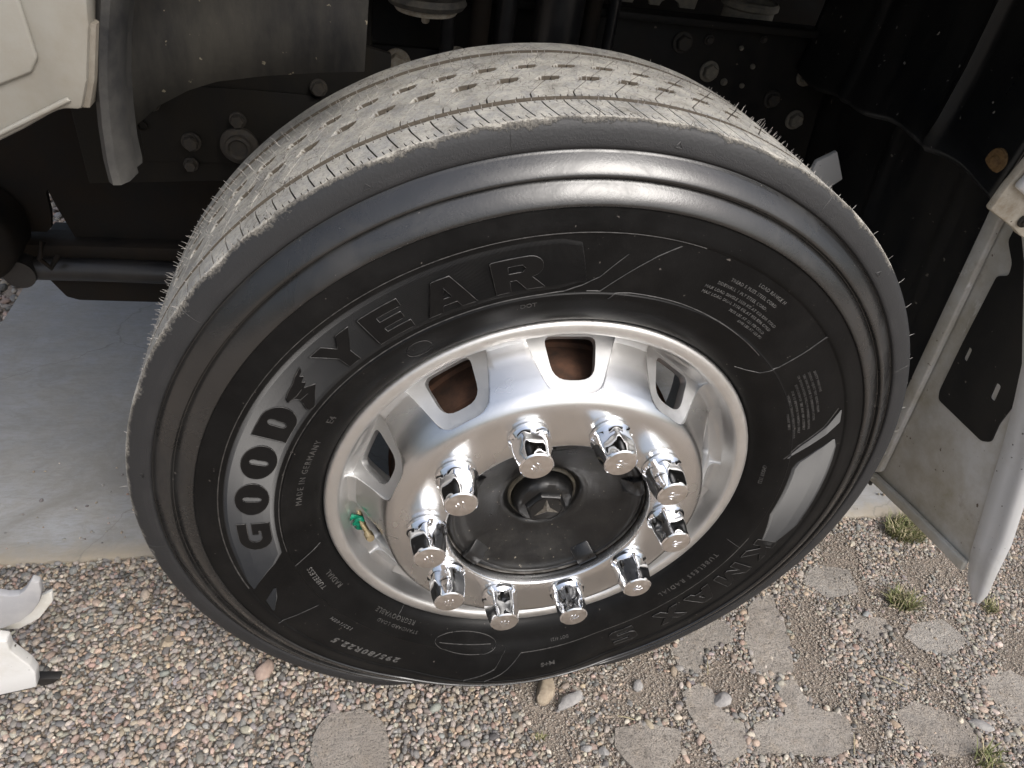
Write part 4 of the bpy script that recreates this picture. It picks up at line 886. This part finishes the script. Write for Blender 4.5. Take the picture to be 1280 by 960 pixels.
# grey step well panel facing the wheel: a leaning plane
PN = Vector((.99137, .03173, .12716)); P0 = Vector((.7533, .2, .2981))
def pl(y, z, d=0): x = P0.x - ((y - P0.y) * PN.y + (z - P0.z) * PN.z) / PN.x; return Vector((x, y, z)) - PN * d
bm = bmesh.new(); slab(bm, [pl(.20, .298), pl(.20, .60), pl(.20, .93), pl(.12, .93), pl(.055, .755), pl(.018, .646), pl(-.02, .51), pl(-.048, .40), pl(-.058, .345), pl(-.05, .343), pl(.08, .322)], PN * .006, .001); step = bobj('step_panel', bm, 'grey_primer', truck)
bm = bmesh.new(); slab(bm, [pl(.199, .300, .001), pl(.199, .60, .001), pl(.197, .93, .001), pl(.172, .93, .001), pl(.172, .60, .001), pl(.172, .33, .001)], PN * -.012, .004, 3); bobj('panel_flange', bm, 'grey_primer', step, 40)
bm = bmesh.new(); slab(bm, [pl(.205, .286, .001), pl(.207, .306, .001), pl(.08, .331, .001), pl(-.06, .352, .001), pl(-.062, .330, .001), pl(.08, .309, .001)], PN * -.010, .003, 3); bobj('panel_flange', bm, 'grey_primer', step, 40)
# black plate with two slots
out = rounded([(.150, .875), (.152, .840), (.128, .815), (.124, .797), (.142, .786), (.1435, .66), (.142, .560), (.136, .545), (.030, .548), (.015, .560), (.019, .595), (.012, .66), (.05, .79), (.09, .875)], .006, 3)
v, f = curve_shape([out, [(a, b) for a, b in rounded([(.1285, .638), (.1295, .663), (.1215, .663), (.1205, .638)], .0035, 3)], [(a, b) for a, b in rounded([(.054, .618), (.057, .648), (.047, .649), (.044, .619)], .0045, 3)]], .0012)
mesh('slotted_plate', [pl(p[0], p[1], .0018 + p[2]) for p in v], f, 'flap_rubber', step, 30)
# white arch lip along the outer edge
LI = [(.64, .12, .90), (.66, .085, .84), (.690, .055, .755), (.707, .033, .701), (.715, .015, .646), (.723, -.005, .581), (.733, -.022, .510), (.743, -.041, .435), (.753, -.056, .367), (.760, -.074, .322), (.764, -.090, .294)]
V, F = [], []; m = len(LI)
for i, (x, y, z) in enumerate(LI):
    e = 1 if i < m - 3 else (.88, .68, .30)[i - m + 3]
    for dx, dy in ((-.004, .002), (-.006, -.008), (-.004, -.020), (.001, -.032), (.000, -.038), (.005, -.046), (.014, -.051), (.014, -.047), (.007, -.040), (.003, -.015), (.003, .004)):
        V.append((x + dx * e + (0 if i < m - 1 else .006), y + dy * e, z + (0 if i < m - 1 else .012 * (dx > .02))))
q_ = 11
for i in range(m - 1):
    for k in range(q_): k2 = (k + 1) % q_; F.append((i * q_ + k, i * q_ + k2, (i + 1) * q_ + k2, (i + 1) * q_ + k))
F += [tuple(range(q_)), tuple(range(len(V) - 1, len(V) - 1 - q_, -1))]
mesh('arch_lip', V, F, 'lip_paint', truck, 50)
bm = bmesh.new(); slab(bm, [(.545, .08, .917), (.549, .08, .948), (.562, .08, .995), (.70, .08, .995), (.70, .08, .85), (.612, .08, .884), (.60, .08, .892)], (0, .012, 0), .003); cb = bobj('corner_bracket', bm, 'cream_paint', truck)
o = mesh('bolt', *bolt_mesh(.008, .006, .004), 'dark_bolt', cb); o.location = (.603, .079, .905)
bm = bmesh.new(); slab(bm, [(.553, .066, .953), (.566, .066, .990), (.70, .066, .99), (.70, .066, .92), (.59, .066, .935)], (0, .012, 0), .004, 3); bobj('bracket_cover', bm, 'lip_paint', truck)
# ---- lower front corner at the left edge -------------------------
GU = rounded([(-.90, -.06, .47), (-.672, -.06, .421), (-.656, -.06, .428), (-.636, -.06, .452), (-.630, -.06, .437), (-.640, -.06, .405), (-.656, -.06, .381), (-.681, -.06, .360), (-.90, -.06, .34)], .004) if False else [(-.90, -.06, .432), (-.685, -.06, .430), (-.672, -.06, .424), (-.660, -.06, .424), (-.650, -.06, .434), (-.639, -.06, .452), (-.632, -.06, .446), (-.634, -.06, .428), (-.641, -.06, .408), (-.654, -.06, .388), (-.672, -.06, .370), (-.695, -.06, .358), (-.90, -.06, .35)]
bm = bmesh.new(); slab(bm, GU, (0, .010, 0), .0016); front = bobj('front_skirt', bm, 'grey_plastic', truck, 40)
bm = bmesh.new(); slab(bm, [(-.90, -.040, .36), (-.66, -.040, .385), (-.640, -.040, .398), (-.634, -.040, .402), (-.638, -.040, .380), (-.662, -.040, .345), (-.690, -.040, .325), (-.90, -.040, .32)], (0, .006, 0), .002); bobj('skirt_backing', bm, 'grey_primer', front)
WB = [(-.90, -.068, .352), (-.700, -.068, .352), (-.691, -.068, .347), (-.694, -.068, .322), (-.680, -.068, .287), (-.679, -.068, .27), (-.685, -.068, .236), (-.90, -.068, .18)]
bm = bmesh.new(); slab(bm, [(-.90, -.072, .352), (-.700, -.072, .352), (-.690, -.072, .346), (-.692, -.072, .325), (-.679, -.072, .287), (-.677, -.072, .268), (-.684, -.072, .234), (-.90, -.072, .178)], (0, .016, 0), .0022, 3); bobj('bumper_corner', bm, 'lip_paint', truck, 40)
bm = bmesh.new(); slab(bm, [(-.75, -.055, .205), (-.690, -.055, .226), (-.662, -.055, .222), (-.676, -.055, .210), (-.70, -.055, .203), (-.75, -.055, .19)], (0, .012, 0), .001); bobj('rubber_skirt', bm, 'flap_rubber', truck)
